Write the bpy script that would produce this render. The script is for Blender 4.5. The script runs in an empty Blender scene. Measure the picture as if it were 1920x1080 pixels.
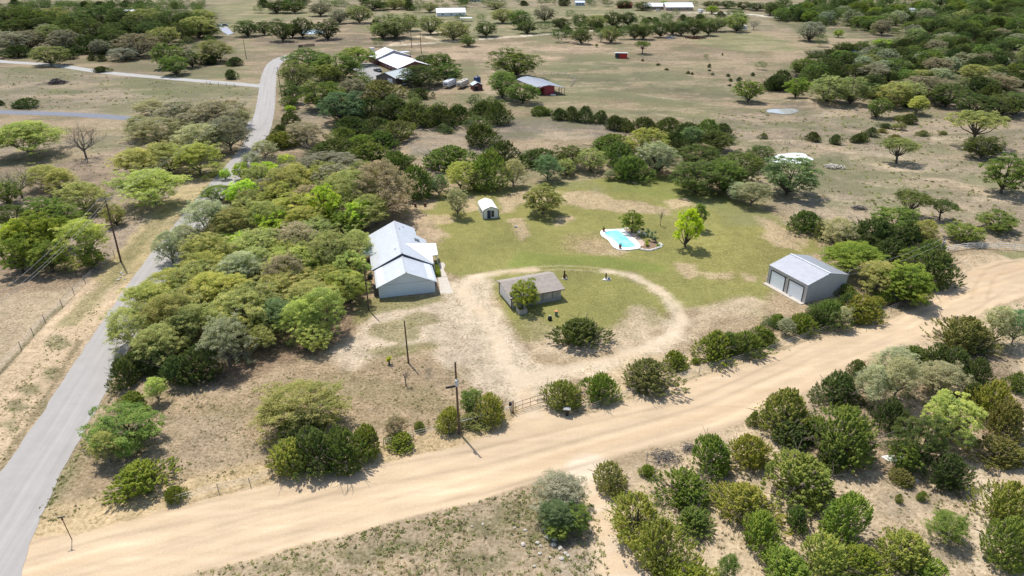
import bpy, math, random
import numpy as np
from mathutils import Vector, Matrix
R = math.radians
S = bpy.context.scene
COL = S.collection

# ------------------------------------------------------------------ camera, sky, sun, exposure
CAM_H = 60.0; PITCH = R(27); FPX = 1281.0
cd = bpy.data.cameras.new("camera"); cam = bpy.data.objects.new("camera", cd); COL.objects.link(cam)
cam.location = (0, 0, CAM_H); cam.rotation_euler = (R(90) - PITCH, 0, 0)
cd.sensor_width = 36; cd.lens = 36 * FPX / 1920; cd.clip_start = 0.5; cd.clip_end = 9000
S.camera = cam
SUN_EL = R(63); SUN_AZ = math.atan2(-0.55, 0.835)      # clockwise from +Y
w = bpy.data.worlds.new("World"); S.world = w; w.use_nodes = True
nt = w.node_tree; bg = nt.nodes["Background"]
sky = nt.nodes.new("ShaderNodeTexSky"); sky.sky_type = 'NISHITA'; sky.sun_disc = False
sky.sun_elevation = SUN_EL; sky.sun_rotation = SUN_AZ; sky.air_density = 1.0; sky.dust_density = 1.5
nt.links.new(sky.outputs[0], bg.inputs[0]); bg.inputs[1].default_value = 0.15
sl = bpy.data.lights.new("sun", 'SUN'); sl.energy = 4.15; sl.angle = R(0.6); sl.color = (1, 0.955, 0.88)
so = bpy.data.objects.new("sun", sl); COL.objects.link(so)
sd = Vector((math.sin(SUN_AZ) * math.cos(SUN_EL), math.cos(SUN_AZ) * math.cos(SUN_EL), math.sin(SUN_EL)))
so.rotation_euler = sd.to_track_quat('Z', 'Y').to_euler(); so.location = (0, 0, 200)
vs = S.view_settings; vs.view_transform = 'Standard'; vs.look = 'None'; vs.exposure = 0.24; vs.gamma = 1
S.cycles.max_bounces = 6; S.cycles.diffuse_bounces = 3; S.cycles.transmission_bounces = 3
S.cycles.transparent_max_bounces = 4; S.cycles.volume_bounces = 0

# ------------------------------------------------------------------ surveying: a photo point -> a point of the plane z
def at(u, v, z=0.0):
    a = (u - 960) / FPX; b = (540 - v) / FPX
    t = (z - CAM_H) / (-math.sin(PITCH) + b * math.cos(PITCH))
    return (a * t, (math.cos(PITCH) + b * math.sin(PITCH)) * t)
def dep(v):
    return PITCH + math.atan((v - 540) / FPX)
def scale_at(u, v):
    x, y = at(u, v); d = y * math.cos(PITCH) + CAM_H * math.sin(PITCH)
    return d / FPX

# ------------------------------------------------------------------ object helpers
def tag(o, label=None, cat=None, group=None, kind=None):
    if label: o['label'] = label
    if cat: o['category'] = cat
    if group: o['group'] = group
    if kind: o['kind'] = kind
    return o
def empty(name, loc, rz=0, label=None, cat=None, group=None):
    o = bpy.data.objects.new(name, None); COL.objects.link(o)
    o.location = (loc[0], loc[1], loc[2] if len(loc) > 2 else 0); o.rotation_euler = (0, 0, rz); o.empty_display_size = .3
    return tag(o, label, cat, group)
def link(name, me, parent=None):
    o = bpy.data.objects.new(name, me); COL.objects.link(o)
    if parent: o.parent = parent
    return o
class MB:
    """collects shapes into ONE mesh"""
    def __init__(s): s.v = []; s.f = []
    def add(s, vs_, fs_):
        n = len(s.v); s.v += [tuple(p) for p in vs_]; s.f += [tuple(i + n for i in f) for f in fs_]; return s
    def box(s, c, d, rz=0, taper=1.0):
        hx, hy, hz = d[0] / 2, d[1] / 2, d[2] / 2; co, si = math.cos(rz), math.sin(rz); P = []
        for z in (-1, 1):
            k = taper if z > 0 else 1
            for x, y in ((-1, -1), (1, -1), (1, 1), (-1, 1)):
                X, Y = x * hx * k, y * hy * k
                P.append((c[0] + X * co - Y * si, c[1] + X * si + Y * co, c[2] + z * hz))
        return s.add(P, [(0, 3, 2, 1), (4, 5, 6, 7), (0, 1, 5, 4), (1, 2, 6, 5), (2, 3, 7, 6), (3, 0, 4, 7)])
    def tube(s, pts, r, n=8, r2=None):
        pts = [Vector(p) for p in pts]; N = len(pts); rings = []
        for i, p in enumerate(pts):
            d = (pts[min(i + 1, N - 1)] - pts[max(i - 1, 0)]).normalized()
            a = d.orthogonal().normalized(); b = d.cross(a)
            rr = r if r2 is None else r + (r2 - r) * i / (N - 1)
            rings.append([p + (a * math.cos(t) + b * math.sin(t)) * rr for t in [2 * math.pi * k / n for k in range(n)]])
        V = [q for rg in rings for q in rg]; F = []
        for i in range(N - 1):
            for k in range(n):
                k2 = (k + 1) % n; F.append((i * n + k, i * n + k2, (i + 1) * n + k2, (i + 1) * n + k))
        F.append(tuple(range(n))[::-1]); F.append(tuple((N - 1) * n + k for k in range(n)))
        return s.add(V, F)
    def lathe(s, prof, c=(0, 0, 0), n=14, sx=1, sy=1):
        V = []; F = []
        for r, z in prof:
            for k in range(n):
                t = 2 * math.pi * k / n; V.append((c[0] + r * sx * math.cos(t), c[1] + r * sy * math.sin(t), c[2] + z))
        for i in range(len(prof) - 1):
            for k in range(n):
                k2 = (k + 1) % n; F.append((i * n + k, i * n + k2, (i + 1) * n + k2, (i + 1) * n + k))
        F.append(tuple(range(n))[::-1]); F.append(tuple((len(prof) - 1) * n + k for k in range(n)))
        return s.add(V, F)
    def slab(s, poly, th):
        """3-D polygon with thickness th downwards"""
        n = len(poly); V = [tuple(p) for p in poly] + [(p[0], p[1], p[2] - th) for p in poly]
        F = [tuple(range(n)), tuple(range(2 * n - 1, n - 1, -1))]
        for i in range(n):
            j = (i + 1) % n; F.append((j, i, i + n, j + n))
        return s.add(V, F)
    def prism(s, prof, y0, y1):
        """(x,z) profile extruded along y"""
        n = len(prof); V = [(x, y0, z) for x, z in prof] + [(x, y1, z) for x, z in prof]
        F = [tuple(range(n)), tuple(range(2 * n - 1, n - 1, -1))]
        for i in range(n):
            j = (i + 1) % n; F.append((j, i, i + n, j + n))
        return s.add(V, F)
    def build(s, name, mat, parent=None, smooth=False, bevel=0):
        me = bpy.data.meshes.new(name); me.from_pydata(s.v, [], s.f)
        import bmesh
        bm = bmesh.new(); bm.from_mesh(me); bmesh.ops.recalc_face_normals(bm, faces=bm.faces)
        if bevel: bmesh.ops.bevel(bm, geom=list(bm.edges), offset=bevel, segments=2, affect='EDGES', profile=.5)
        bm.to_mesh(me); bm.free(); me.update()
        me.materials.append(mat)
        if smooth:
            for p in me.polygons: p.use_smooth = True
        return link(name, me, parent)
def npmesh(name, V, F, mat, attrs=None, smooth=False):
    """V (n,3), F (m,k) arrays -> mesh; attrs {name: (n,) or (n,4)}"""
    V = np.asarray(V, np.float32); F = np.asarray(F, np.int32); k = F.shape[1]
    me = bpy.data.meshes.new(name); me.vertices.add(len(V)); me.loops.add(F.size); me.polygons.add(len(F))
    me.vertices.foreach_set("co", V.ravel()); me.loops.foreach_set("vertex_index", F.ravel())
    me.polygons.foreach_set("loop_start", np.arange(0, F.size, k, dtype=np.int32))
    me.polygons.foreach_set("loop_total", np.full(len(F), k, np.int32))
    if smooth: me.polygons.foreach_set("use_smooth", np.ones(len(F), bool))
    for nme, a in (attrs or {}).items():
        a = np.asarray(a, np.float32)
        if a.ndim == 1:
            me.attributes.new(nme, 'FLOAT', 'POINT').data.foreach_set("value", a)
        else:
            me.attributes.new(nme, 'FLOAT_COLOR', 'POINT').data.foreach_set("color", a.ravel())
    me.update(); me.validate(); me.materials.append(mat)
    return me

# ------------------------------------------------------------------ materials
def nodes(name):
    m = bpy.data.materials.new(name); m.use_nodes = True; t = m.node_tree
    return m, t, t.nodes["Principled BSDF"]
def noise(t, scale, detail=4, rough=.6, vec=None, dim='3D'):
    n = t.nodes.new("ShaderNodeTexNoise"); n.inputs['Scale'].default_value = scale
    n.inputs['Detail'].default_value = detail; n.inputs['Roughness'].default_value = rough
    if vec: t.links.new(vec, n.inputs['Vector'])
    return n.outputs['Fac']
def mrange(t, src, a, b, c, d):
    n = t.nodes.new("ShaderNodeMapRange"); t.links.new(src, n.inputs[0])
    for i, x in enumerate((a, b, c, d)): n.inputs[i + 1].default_value = x
    return n.outputs[0]
def mul(t, a, b, op='MULTIPLY'):
    n = t.nodes.new("ShaderNodeMath"); n.operation = op
    for i, x in enumerate((a, b)):
        if isinstance(x, (int, float)): n.inputs[i].default_value = x
        else: t.links.new(x, n.inputs[i])
    return n.outputs[0]
def mix(t, fac, a, b, mode='MIX'):
    n = t.nodes.new("ShaderNodeMix"); n.data_type = 'RGBA'; n.blend_type = mode
    for i, x in ((0, fac), (6, a), (7, b)):
        if isinstance(x, (int, float)): n.inputs[i].default_value = x
        elif isinstance(x, tuple): n.inputs[i].default_value = (*x, 1) if len(x) == 3 else x
        else: t.links.new(x, n.inputs[i])
    return n.outputs[2]
def objvec(t, scale=(1, 1, 1), rz=0):
    tc = t.nodes.new("ShaderNodeTexCoord"); mp = t.nodes.new("ShaderNodeMapping")
    mp.inputs['Scale'].default_value = scale; mp.inputs['Rotation'].default_value = (0, 0, rz)
    t.links.new(tc.outputs['Object'], mp.inputs[0]); return mp.outputs[0]
_mc = {}
def plain(name, col, rough=.7, metal=0, var=.18, scale=1.5, spec=.4):
    """weathered paint / metal / wood: base colour with patchy variation"""
    if name in _mc: return _mc[name]
    m, t, b = nodes(name); v = objvec(t)
    f = noise(t, scale, 6, .65, v); f2 = noise(t, scale * 9, 3, .6, v)
    k = mul(t, mrange(t, f, .3, .7, 1 - var, 1 + var * .6), mrange(t, f2, .3, .7, 1 - var * .4, 1 + var * .4))
    c = t.nodes.new("ShaderNodeCombineXYZ")
    for i in range(3): t.links.new(mul(t, k, col[i]), c.inputs[i])
    t.links.new(c.outputs[0], b.inputs['Base Color'])
    b.inputs['Roughness'].default_value = rough; b.inputs['Metallic'].default_value = metal
    b.inputs['Specular IOR Level'].default_value = spec
    _mc[name] = m; return m
def ribbed(name, col, period, axis=0, rough=.45, metal=.0, dark=.72, var=.12, bump=.3):
    """sheet metal or boards with real seams every period metres along the object's axis"""
    m, t, b = nodes(name); v = objvec(t)
    sx = t.nodes.new("ShaderNodeSeparateXYZ"); t.links.new(v, sx.inputs[0])
    ph = mul(t, mul(t, sx.outputs[axis], 1 / period), 1.0, 'FRACT')
    ph = mul(t, sx.outputs[axis], 1 / period); fr = t.nodes.new("ShaderNodeMath"); fr.operation = 'FRACT'; t.links.new(ph, fr.inputs[0])
    line = mrange(t, fr.outputs[0], 0, .14, 1, 0)
    f = noise(t, .8, 6, .7, v)
    k = mul(t, mrange(t, f, .3, .7, 1 - var, 1 + var * .5), mrange(t, line, 0, 1, 1, dark))
    c = t.nodes.new("ShaderNodeCombineXYZ")
    for i in range(3): t.links.new(mul(t, k, col[i]), c.inputs[i])
    t.links.new(c.outputs[0], b.inputs['Base Color'])
    bp = t.nodes.new("ShaderNodeBump"); bp.inputs['Strength'].default_value = bump; bp.inputs['Distance'].default_value = .04
    t.links.new(line, bp.inputs['Height']); t.links.new(bp.outputs[0], b.inputs['Normal'])
    b.inputs['Roughness'].default_value = rough; b.inputs['Metallic'].default_value = metal
    return m
def leaf_material():
    m, t, b = nodes("foliage")
    oi = t.nodes.new("ShaderNodeObjectInfo")
    a = t.nodes.new("ShaderNodeAttribute"); a.attribute_name = "tint"
    hs = t.nodes.new("ShaderNodeHueSaturation")
    t.links.new(oi.outputs['Color'], hs.inputs['Color'])
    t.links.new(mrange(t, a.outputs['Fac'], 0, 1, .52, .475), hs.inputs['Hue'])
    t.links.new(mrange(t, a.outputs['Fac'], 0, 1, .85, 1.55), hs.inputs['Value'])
    hs.inputs['Saturation'].default_value = 1.0
    dead = mrange(t, a.outputs['Fac'], -.6, -.4, 1, 0)
    c = mix(t, dead, hs.outputs[0], (.24, .20, .15))
    d = t.nodes.new("ShaderNodeBsdfDiffuse"); tr = t.nodes.new("ShaderNodeBsdfTranslucent")
    t.links.new(c, d.inputs[0]); t.links.new(mix(t, 1.0, c, (1.5, 1.7, .7), 'MULTIPLY'), tr.inputs[0])
    mx = t.nodes.new("ShaderNodeMixShader"); mx.inputs[0].default_value = .38
    t.links.new(d.outputs[0], mx.inputs[1]); t.links.new(tr.outputs[0], mx.inputs[2])
    t.links.new(mx.outputs[0], t.nodes["Material Output"].inputs[0]); t.nodes.remove(b)
    return m
M_LEAF = leaf_material()
M_BARK = plain("bark", (.10, .082, .066), .9, var=.4, scale=6)
M_TWIG = plain("grey_bark", (.17, .15, .13), .9, var=.35, scale=6)
def glassy(name, col=(.02, .025, .03), rough=.12):
    m, t, b = nodes(name); b.inputs['Base Color'].default_value = (*col, 1); b.inputs['Roughness'].default_value = rough
    b.inputs['Specular IOR Level'].default_value = .7
    f = noise(t, 2, 2, .5, objvec(t)); t.links.new(mrange(t, f, .3, .7, rough, rough + .1), b.inputs['Roughness'])
    return m
M_GLASS = glassy("window_glass")
# ------------------------------------------------------------------ ground
def _h(ix, iy, s):
    n = (ix.astype(np.int64) * 374761393 + iy.astype(np.int64) * 668265263 + s * 1274126177) & 0x7fffffff
    n = ((n ^ (n >> 13)) * 1274126177) & 0x7fffffff
    return ((n ^ (n >> 16)) & 0xffff) / 65535.0
def vnoise(x, y, s=0):
    ix = np.floor(x); iy = np.floor(y); fx = x - ix; fy = y - iy; fx = fx * fx * (3 - 2 * fx); fy = fy * fy * (3 - 2 * fy)
    ix = ix.astype(np.int64); iy = iy.astype(np.int64)
    a = _h(ix, iy, s); b = _h(ix + 1, iy, s); c = _h(ix, iy + 1, s); d = _h(ix + 1, iy + 1, s)
    return (a * (1 - fx) + b * fx) * (1 - fy) + (c * (1 - fx) + d * fx) * fy
def fbm(x, y, size, octv=4, s=0, gain=.55):
    t = 0; a = 1; n = 0
    for i in range(octv):
        t = t + a * vnoise(x / size * 2 ** i + 13.7 * i, y / size * 2 ** i + 7.1 * i, s + i); n += a; a *= gain
    return t / n * 2 - 1
def sdf(x, y, poly, closed=True):
    """signed distance (inside negative) to a polygon, or distance to a polyline"""
    P = np.array(poly); d = np.full(x.shape, 1e9); ins = np.zeros(x.shape, bool); n = len(P)
    for i in range(n if closed else n - 1):
        a = P[i]; b = P[(i + 1) % n]; e = b - a; L = max(e @ e, 1e-9)
        t = np.clip(((x - a[0]) * e[0] + (y - a[1]) * e[1]) / L, 0, 1)
        d = np.minimum(d, (x - a[0] - t * e[0]) ** 2 + (y - a[1] - t * e[1]) ** 2)
        if closed:
            c = (a[1] > y) != (b[1] > y)
            with np.errstate(divide='ignore', invalid='ignore'):
                ins ^= c & (x < (b[0] - a[0]) * (y - a[1]) / (b[1] - a[1] + 1e-12) + a[0])
    d = np.sqrt(d)
    return np.where(ins, -d, d) if closed else d
def px(pts, z=0): return [at(u, v, z) for u, v in pts]

# survey of the dirt road, the drives and the tracks (photo points on the ground plane)
DIRT = px([(-60, 1140), (0, 1084), (30, 1040), (62, 1006), (140, 1004), (215, 984), (330, 955), (480, 915), (600, 886), (720, 866), (860, 838),
           (945, 806), (980, 776), (1025, 764), (1060, 782), (1110, 778), (1200, 746), (1310, 709), (1420, 674), (1520, 642), (1650, 607), (1712, 580),
           (1790, 534), (1822, 505), (1860, 490), (1920, 484), (2100, 480), (2700, 500), (2700, 590), (2100, 560), (1920, 556), (1850, 580), (1770, 628), (1640, 664), (1540, 722), (1440, 768),
           (1400, 790), (1300, 822), (1200, 846), (1140, 862), (1105, 885), (1060, 898), (1000, 905), (900, 938), (800, 962), (700, 990), (600, 1015), (480, 1045), (320, 1084), (200, 1140)])
DRIVE = [px([(1000, 772), (975, 720), (950, 680), (935, 640), (905, 590), (880, 560)]), px([(880, 566), (868, 540), (890, 520), (940, 509), (1000, 506)]),
         px([(1140, 508), (1190, 518), (1235, 540), (1270, 570), (1283, 600), (1262, 628), (1215, 650), (1160, 668), (1100, 682), (1030, 700), (980, 712)])]
SPUR = px([(1105, 880), (1128, 930), (1148, 990), (1166, 1060), (1180, 1130)])
ASPH_C = [(-130, 1175), (-85, 1100), (-40, 1030), (0, 975), (45, 905), (100, 820), (150, 738), (200, 655), (250, 573), (300, 497), (345, 437), (395, 372), (440, 318), (470, 280), (488, 240), (497, 205), (501, 170), (504, 145), (511, 125), (524, 112), (545, 104)]
ASPH = px(ASPH_C)
SIDE = px([(-60, 104), (0, 115), (100, 122), (200, 136), (330, 148), (440, 157), (495, 162)])
BLUE = px([(-60, 206), (0, 210), (120, 214), (232, 221), (330, 230)])
FAR = px([(740, 85), (800, 81), (880, 75), (960, 69), (1060, 62), (1120, 57)])
LOOP = px([(735, 84), (770, 72), (805, 63), (835, 59)])
LOOP2 = px([(800, 65), (805, 71), (830, 76), (860, 76)])
WHITE_ROAD = px([(1270, 25), (1330, 24), (1400, 26), (1440, 31), (1500, 34)])

TAN = (.335, .255, .165); GREYTAN = (.30, .245, .185); SAND = (.53, .43, .31); PALE = (.53, .435, .32); LAWN = (.215, .205, .066)
OLIVE = (.20, .195, .095); LITTER = (.20, .14, .095); DGREY = (.215, .185, .145); BROWN = (.24, .18, .115); GRASSY = (.15, .17, .055)
FEAT = []
def P(col, al, soft, amp, pts): FEAT.append((col, al, soft, amp, px(pts), True, 0))
def Ln(col, al, wdt, soft, amp, pts, raw=None): FEAT.append((col, al, soft, amp, raw or px(pts), False, wdt))
def E(col, al, soft, amp, u, v, ru, rv):
    P(col, al, soft, amp, [(u + ru * math.cos(t), v + rv * math.sin(t)) for t in [k * .6283 for k in range(10)]])
# far fields
P((.36, .30, .20), 1, 25, 20, [(-900, 60), (2800, 60), (2800, -60), (-900, -60)])
P((.30, .29, .15), .9, 18, 12, [(600, 50), (760, 20), (960, 15), (1250, 5), (1250, 60), (1100, 60), (960, 68), (800, 60)])
P((.32, .31, .15), .9, 10, 8, [(1290, 68), (1430, 60), (1560, 64), (1570, 88), (1500, 98), (1400, 96), (1310, 84)])
P((.54, .40, .28), .9, 10, 8, [(780, 92), (960, 78), (1060, 72), (1200, 92), (1160, 112), (1010, 112), (920, 118), (820, 110)])
P((.42, .32, .22), .8, 12, 8, [(1180, 100), (1320, 92), (1430, 105), (1445, 130), (1390, 150), (1300, 132)])
P((.43, .33, .22), .8, 8, 6, [(1430, 58), (1560, 62), (1640, 72), (1560, 92), (1440, 128), (1420, 118), (1500, 90)])
P((.40, .31, .21), .8, 8, 6, [(1440, 45), (1520, 48), (1620, 70), (1550, 66), (1450, 60)])
P((.22, .22, .12), .85, 14, 10, [(1060, 104), (1160, 106), (1280, 138), (1400, 160), (1440, 176), (1390, 205), (1250, 195), (1140, 186), (1060, 182), (1010, 150)])
P((.36, .28, .19), .8, 6, 5, [(1185, 162), (1250, 168), (1340, 178), (1420, 195), (1400, 205), (1290, 188), (1200, 176)])
P(OLIVE, .7, 6, 5, [(1180, 190), (1260, 188), (1330, 200), (1380, 215), (1300, 225), (1200, 215)])
P(DGREY, .95, 5, 4, [(745, 235), (960, 222), (1130, 226), (1180, 250), (1080, 262), (960, 262), (930, 290), (770, 290)])
P(DGREY, .8, 5, 4, [(560, 185), (620, 190), (640, 215), (600, 245), (560, 235)])
E((.43, .34, .24), .8, 4, 3, 1060, 255, 60, 8)
P((.29, .235, .17), .9, 10, 8, [(1340, 210), (1920, 190), (2300, 200), (2300, 480), (1920, 462), (1780, 455), (1640, 420), (1480, 360), (1400, 330), (1340, 280)])
for u, v, a, b in ((1500, 340, 70, 14), (1700, 350, 80, 10), (1600, 400, 60, 8), (1850, 340, 80, 12), (1560, 300, 70, 8), (1740, 285, 80, 8), (1650, 230, 90, 8), (1480, 235, 60, 7), (1820, 400, 60, 8), (1420, 240, 50, 6)):
    E((.20, .195, .11), .65, 4, 5, u, v, a, b)
for u, v, a, b in ((1640, 300, 60, 10), (1730, 320, 70, 8), (1600, 385, 50, 6), (1870, 375, 60, 6), (1500, 380, 45, 8), (1700, 400, 40, 6), (1800, 260, 60, 5), (1560, 215, 40, 4)):
    E((.44, .36, .26), .7, 4, 4, u, v, a, b)
Ln((.46, .36, .25), .8, 2.2, 2.5, 1.5, [(1380, 268), (1440, 266), (1520, 270), (1570, 280), (1610, 298), (1660, 312), (1720, 322)])
Ln((.46, .36, .25), .8, 1.8, 2, 1.5, [(1660, 330), (1720, 330), (1780, 340), (1830, 356), (1880, 372)])
Ln((.43, .34, .23), .8, 3, 4, 2, [(1440, 184), (1490, 190), (1540, 196), (1590, 212)])
E((.17, .14, .11), .8, 3, 2, 1490, 201, 46, 8)
E((.17, .165, .10), .8, 4, 3, 1530, 305, 60, 14)
E((.45, .37, .27), .9, 2, 2, 1545, 314, 18, 4)
for pts in ([(1080, 190), (1160, 200), (1240, 215), (1300, 226)], [(1130, 165), (1220, 180), (1330, 196), (1440, 205)], [(1000, 130), (1080, 140), (1180, 150), (1260, 160)], [(1500, 232), (1600, 245), (1720, 250), (1860, 246)], [(1560, 330), (1660, 350), (1760, 375), (1900, 420)]):
    Ln((.46, .36, .25), .65, .9, 2.2, 2, pts)
for u, v, a, b in ((1110, 150, 60, 6), (1230, 170, 70, 5), (1330, 180, 60, 5), (1180, 210, 80, 5), (1370, 230, 50, 6), (1560, 240, 70, 5), (1690, 268, 60, 5), (1820, 300, 70, 7), (1650, 335, 70, 5), (1760, 360, 60, 6), (1880, 250, 50, 5), (1480, 400, 30, 4)):
    E((.15, .145, .085), .6, 3, 4, u, v, a, b)
# right of the lawn: pinkish bare slope
P((.33, .26, .19), .9, 4, 4, [(1430, 360), (1520, 375), (1640, 400), (1690, 440), (1560, 470), (1500, 420), (1440, 385)])
# top left fields
P((.33, .275, .20), .9, 8, 8, [(-200, 120), (300, 135), (480, 160), (475, 200), (240, 215), (-200, 215)])
P((.20, .20, .10), .75, 5, 4, [(240, 150), (470, 166), (470, 185), (300, 182), (230, 170)])
E((.17, .19, .09), .8, 3, 3, 38, 130, 28, 5); E((.17, .19, .09), .8, 3, 3, 128, 173, 40, 4); E((.17, .19, .08), .7, 3, 3, 290, 172, 50, 6)
P((.20, .20, .11), .6, 5, 5, [(230, 110), (320, 108), (440, 120), (460, 150), (330, 145), (270, 132)])
P((.36, .28, .19), .9, 6, 5, [(430, 60), (470, 80), (520, 95), (480, 150), (440, 150), (450, 110)])
P((.27, .27, .12), .8, 10, 8, [(380, 10), (480, 0), (640, 20), (590, 30), (480, 40), (400, 60)])
P((.36, .27, .185), .9, 8, 6, [(620, 36), (700, 40), (720, 62), (700, 76), (620, 70), (590, 60)])
P((.23, .18, .14), .8, 8, 6, [(480, 72), (700, 68), (740, 84), (640, 86), (540, 92), (480, 84)])
P((.27, .215, .165), .9, 6, 5, [(-200, 290), (240, 250), (360, 330), (330, 420), (200, 500), (60, 520), (-200, 520)])
P((.34, .27, .185), .8, 5, 5, [(-100, 520), (150, 520), (200, 560), (110, 590), (30, 690), (-100, 760)])
P(LITTER, .5, 5, 4, [(-60, 300), (160, 290), (240, 330), (200, 370), (60, 380), (-60, 340)])
P(LITTER, .6, 4, 4, [(-60, 460), (60, 480), (200, 480), (210, 510), (100, 540), (-60, 560)])
# left of the asphalt
Ln((.46, .35, .235), .95, 5.5, 3, 2.5, [(-40, 860), (0, 790), (60, 700), (120, 625), (185, 570), (235, 510)])
Ln((.40, .32, .17), .9, 5, 2.5, 2.5, [(235, 510), (290, 440), (340, 385), (390, 330), (420, 300)])
Ln((.20, .185, .08), .7, 1.8, 2, 2, [(130, 605), (170, 562), (205, 530), (250, 470), (330, 380)])
Ln((.15, .13, .07), .8, .5, .6, .8, [(0, 700), (40, 655), (85, 600), (115, 575)])
for u, v in ((100, 700), (60, 730), (30, 760), (110, 640), (20, 800), (85, 762)): E((.17, .16, .08), .75, 1.2, 2.2, u, v, 22, 12)
Ln((.20, .16, .09), .75, .5, .7, .8, [(0, 880), (55, 795), (100, 722), (130, 672), (150, 640)])
# grove floor
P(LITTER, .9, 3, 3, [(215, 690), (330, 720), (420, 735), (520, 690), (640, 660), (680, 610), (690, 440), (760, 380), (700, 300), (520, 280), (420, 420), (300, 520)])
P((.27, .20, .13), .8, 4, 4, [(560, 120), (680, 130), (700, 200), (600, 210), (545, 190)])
# yard in front
P((.30, .225, .145), .95, 4, 4, [(240, 730), (420, 740), (560, 690), (700, 640), (860, 700), (940, 760), (850, 820), (600, 880), (480, 905), (220, 970), (90, 990), (190, 830)])
P((.50, .41, .31), .85, 3, 3.5, [(700, 590), (800, 560), (890, 560), (930, 640), (975, 740), (920, 745), (850, 700), (800, 640), (720, 670), (660, 690), (620, 660)])
for u, v, a, b in ((740, 620, 50, 22), (790, 600, 30, 12), (720, 660, 40, 10), (800, 650, 30, 8), (760, 655, 30, 8)): E((.19, .17, .075), .75, 1.5, 2.2, u, v, a, b)
for u, v, a, b in ((740, 740, 90, 24), (640, 720, 60, 20), (820, 760, 50, 16), (430, 770, 60, 14), (860, 700, 26, 10), (700, 790, 50, 10)): E((.215, .175, .095), .6, 2, 3, u, v, a, b)
P((.33, .26, .18), .5, 3, 3, [(280, 780), (430, 780), (500, 860), (400, 900), (290, 880)])
P((.19, .18, .07), .8, 1.5, 1.5, [(690, 560), (840, 552), (860, 562), (760, 578), (700, 590), (670, 600)])
P((.21, .19, .075), .8, 2, 2, [(660, 560), (700, 562), (690, 600), (665, 610)])
P((.17, .135, .09), .9, .4, .3, [(796, 692), (810, 690), (815, 708), (800, 712)])
# lawn
P(LAWN, 1, 3, 3.5, [(770, 385), (830, 362), (880, 352), (990, 348), (1090, 338), (1200, 330), (1262, 328), (1330, 352), (1400, 380), (1460, 405), (1540, 446), (1552, 470), (1500, 480), (1440, 520),
                    (1440, 560), (1420, 590), (1300, 580), (1250, 600), (1180, 640), (1080, 640), (1000, 640), (945, 610), (915, 560), (900, 540), (860, 520), (820, 500), (812, 440)])
P((.16, .19, .045), .8, 2.5, 2.5, [(980, 470), (1050, 480), (1130, 478), (1250, 500), (1240, 512), (1120, 502), (1000, 500), (950, 504), (960, 485)])
P((.165, .185, .05), .7, 4, 3, [(1130, 335), (1262, 330), (1330, 355), (1380, 380), (1360, 395), (1250, 372), (1150, 358)])
P((.22, .20, .065), .7, 5, 4, [(1290, 440), (1420, 420), (1540, 450), (1440, 520), (1380, 540), (1300, 500)])
BARE = (.46, .345, .23)
for pts in ([(1058, 360), (1120, 356), (1150, 374), (1200, 378), (1250, 392), (1255, 402), (1180, 400), (1110, 392), (1060, 384)], [(1245, 378), (1290, 372), (1300, 384), (1262, 392)],
            [(770, 400), (840, 402), (860, 414), (820, 424), (780, 418)], [(780, 425), (830, 428), (848, 446), (810, 448)], [(950, 410), (985, 406), (992, 440), (978, 452), (965, 430)], [(1040, 408), (1075, 404), (1080, 412), (1040, 424)],
            [(1266, 492), (1300, 498), (1312, 512), (1290, 520), (1270, 510)], [(1320, 512), (1370, 512), (1372, 524), (1330, 522)], [(1395, 515), (1420, 518), (1415, 528), (1398, 526)],
            [(1412, 404), (1450, 412), (1480, 430), (1520, 440), (1510, 462), (1460, 440), (1430, 425)], [(1440, 430), (1500, 450), (1500, 470), (1450, 462), (1430, 445)],
            [(850, 372), (890, 368), (900, 395), (870, 400)], [(935, 370), (1000, 350), (1050, 360), (1040, 384), (980, 380), (965, 395), (940, 400)], [(1130, 452), (1180, 470), (1160, 482), (1080, 474), (1090, 450)],
            [(820, 372), (760, 380), (770, 396), (810, 392)]):
    P(BARE, .72, 2, 2.2, pts)
P((.25, .19, .10), .6, 3, 3, [(1060, 440), (1130, 436), (1160, 468), (1120, 480), (1060, 470)])
P((.47, .37, .255), .92, 3, 3.2, [(1300, 578), (1340, 562), (1400, 556), (1440, 566), (1420, 590), (1350, 600), (1300, 628), (1285, 640)])
P((.45, .355, .25), .92, 2.4, 2.6, [(1180, 570), (1235, 580), (1245, 606), (1210, 640), (1130, 660), (1060, 672), (1000, 660), (985, 610), (1010, 600), (1040, 620), (1110, 636), (1160, 610)])
P((.21, .195, .075), .8, 2.5, 2.5, [(945, 600), (1000, 596), (1040, 606), (1020, 640), (975, 640)])
P((.20, .19, .075), .5, 2, 2, [(1220, 560), (1240, 590), (1225, 615), (1205, 600), (1200, 575)])
# sandy drive and yard
P(PALE, .95, 2.5, 2.2, [(840, 530), (900, 512), (925, 530), (930, 560), (960, 620), (1000, 680), (1050, 690), (1150, 668), (1230, 640), (1258, 600), (1240, 565), (1215, 540), (1160, 515), (1130, 506), (1195, 514), (1250, 548), (1288, 592), (1282, 632),
                        (1240, 665), (1170, 690), (1100, 705), (1035, 725), (1030, 765), (960, 760), (940, 700), (900, 640), (860, 600), (830, 560)])
P((.50, .39, .25), .75, 1.5, 1.5, [(1180, 660), (1300, 668), (1420, 640), (1560, 600), (1640, 595), (1700, 575), (1640, 612), (1500, 650), (1420, 680), (1300, 712), (1200, 748), (1110, 780), (1050, 780), (1040, 762), (1110, 745)])
Ln((.42, .35, .22), .5, .35, .5, .3, [(1000, 501), (1050, 498), (1100, 500), (1140, 505)]); Ln((.42, .35, .22), .5, .35, .5, .3, [(1000, 508), (1050, 505), (1100, 507), (1140, 512)])
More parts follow.
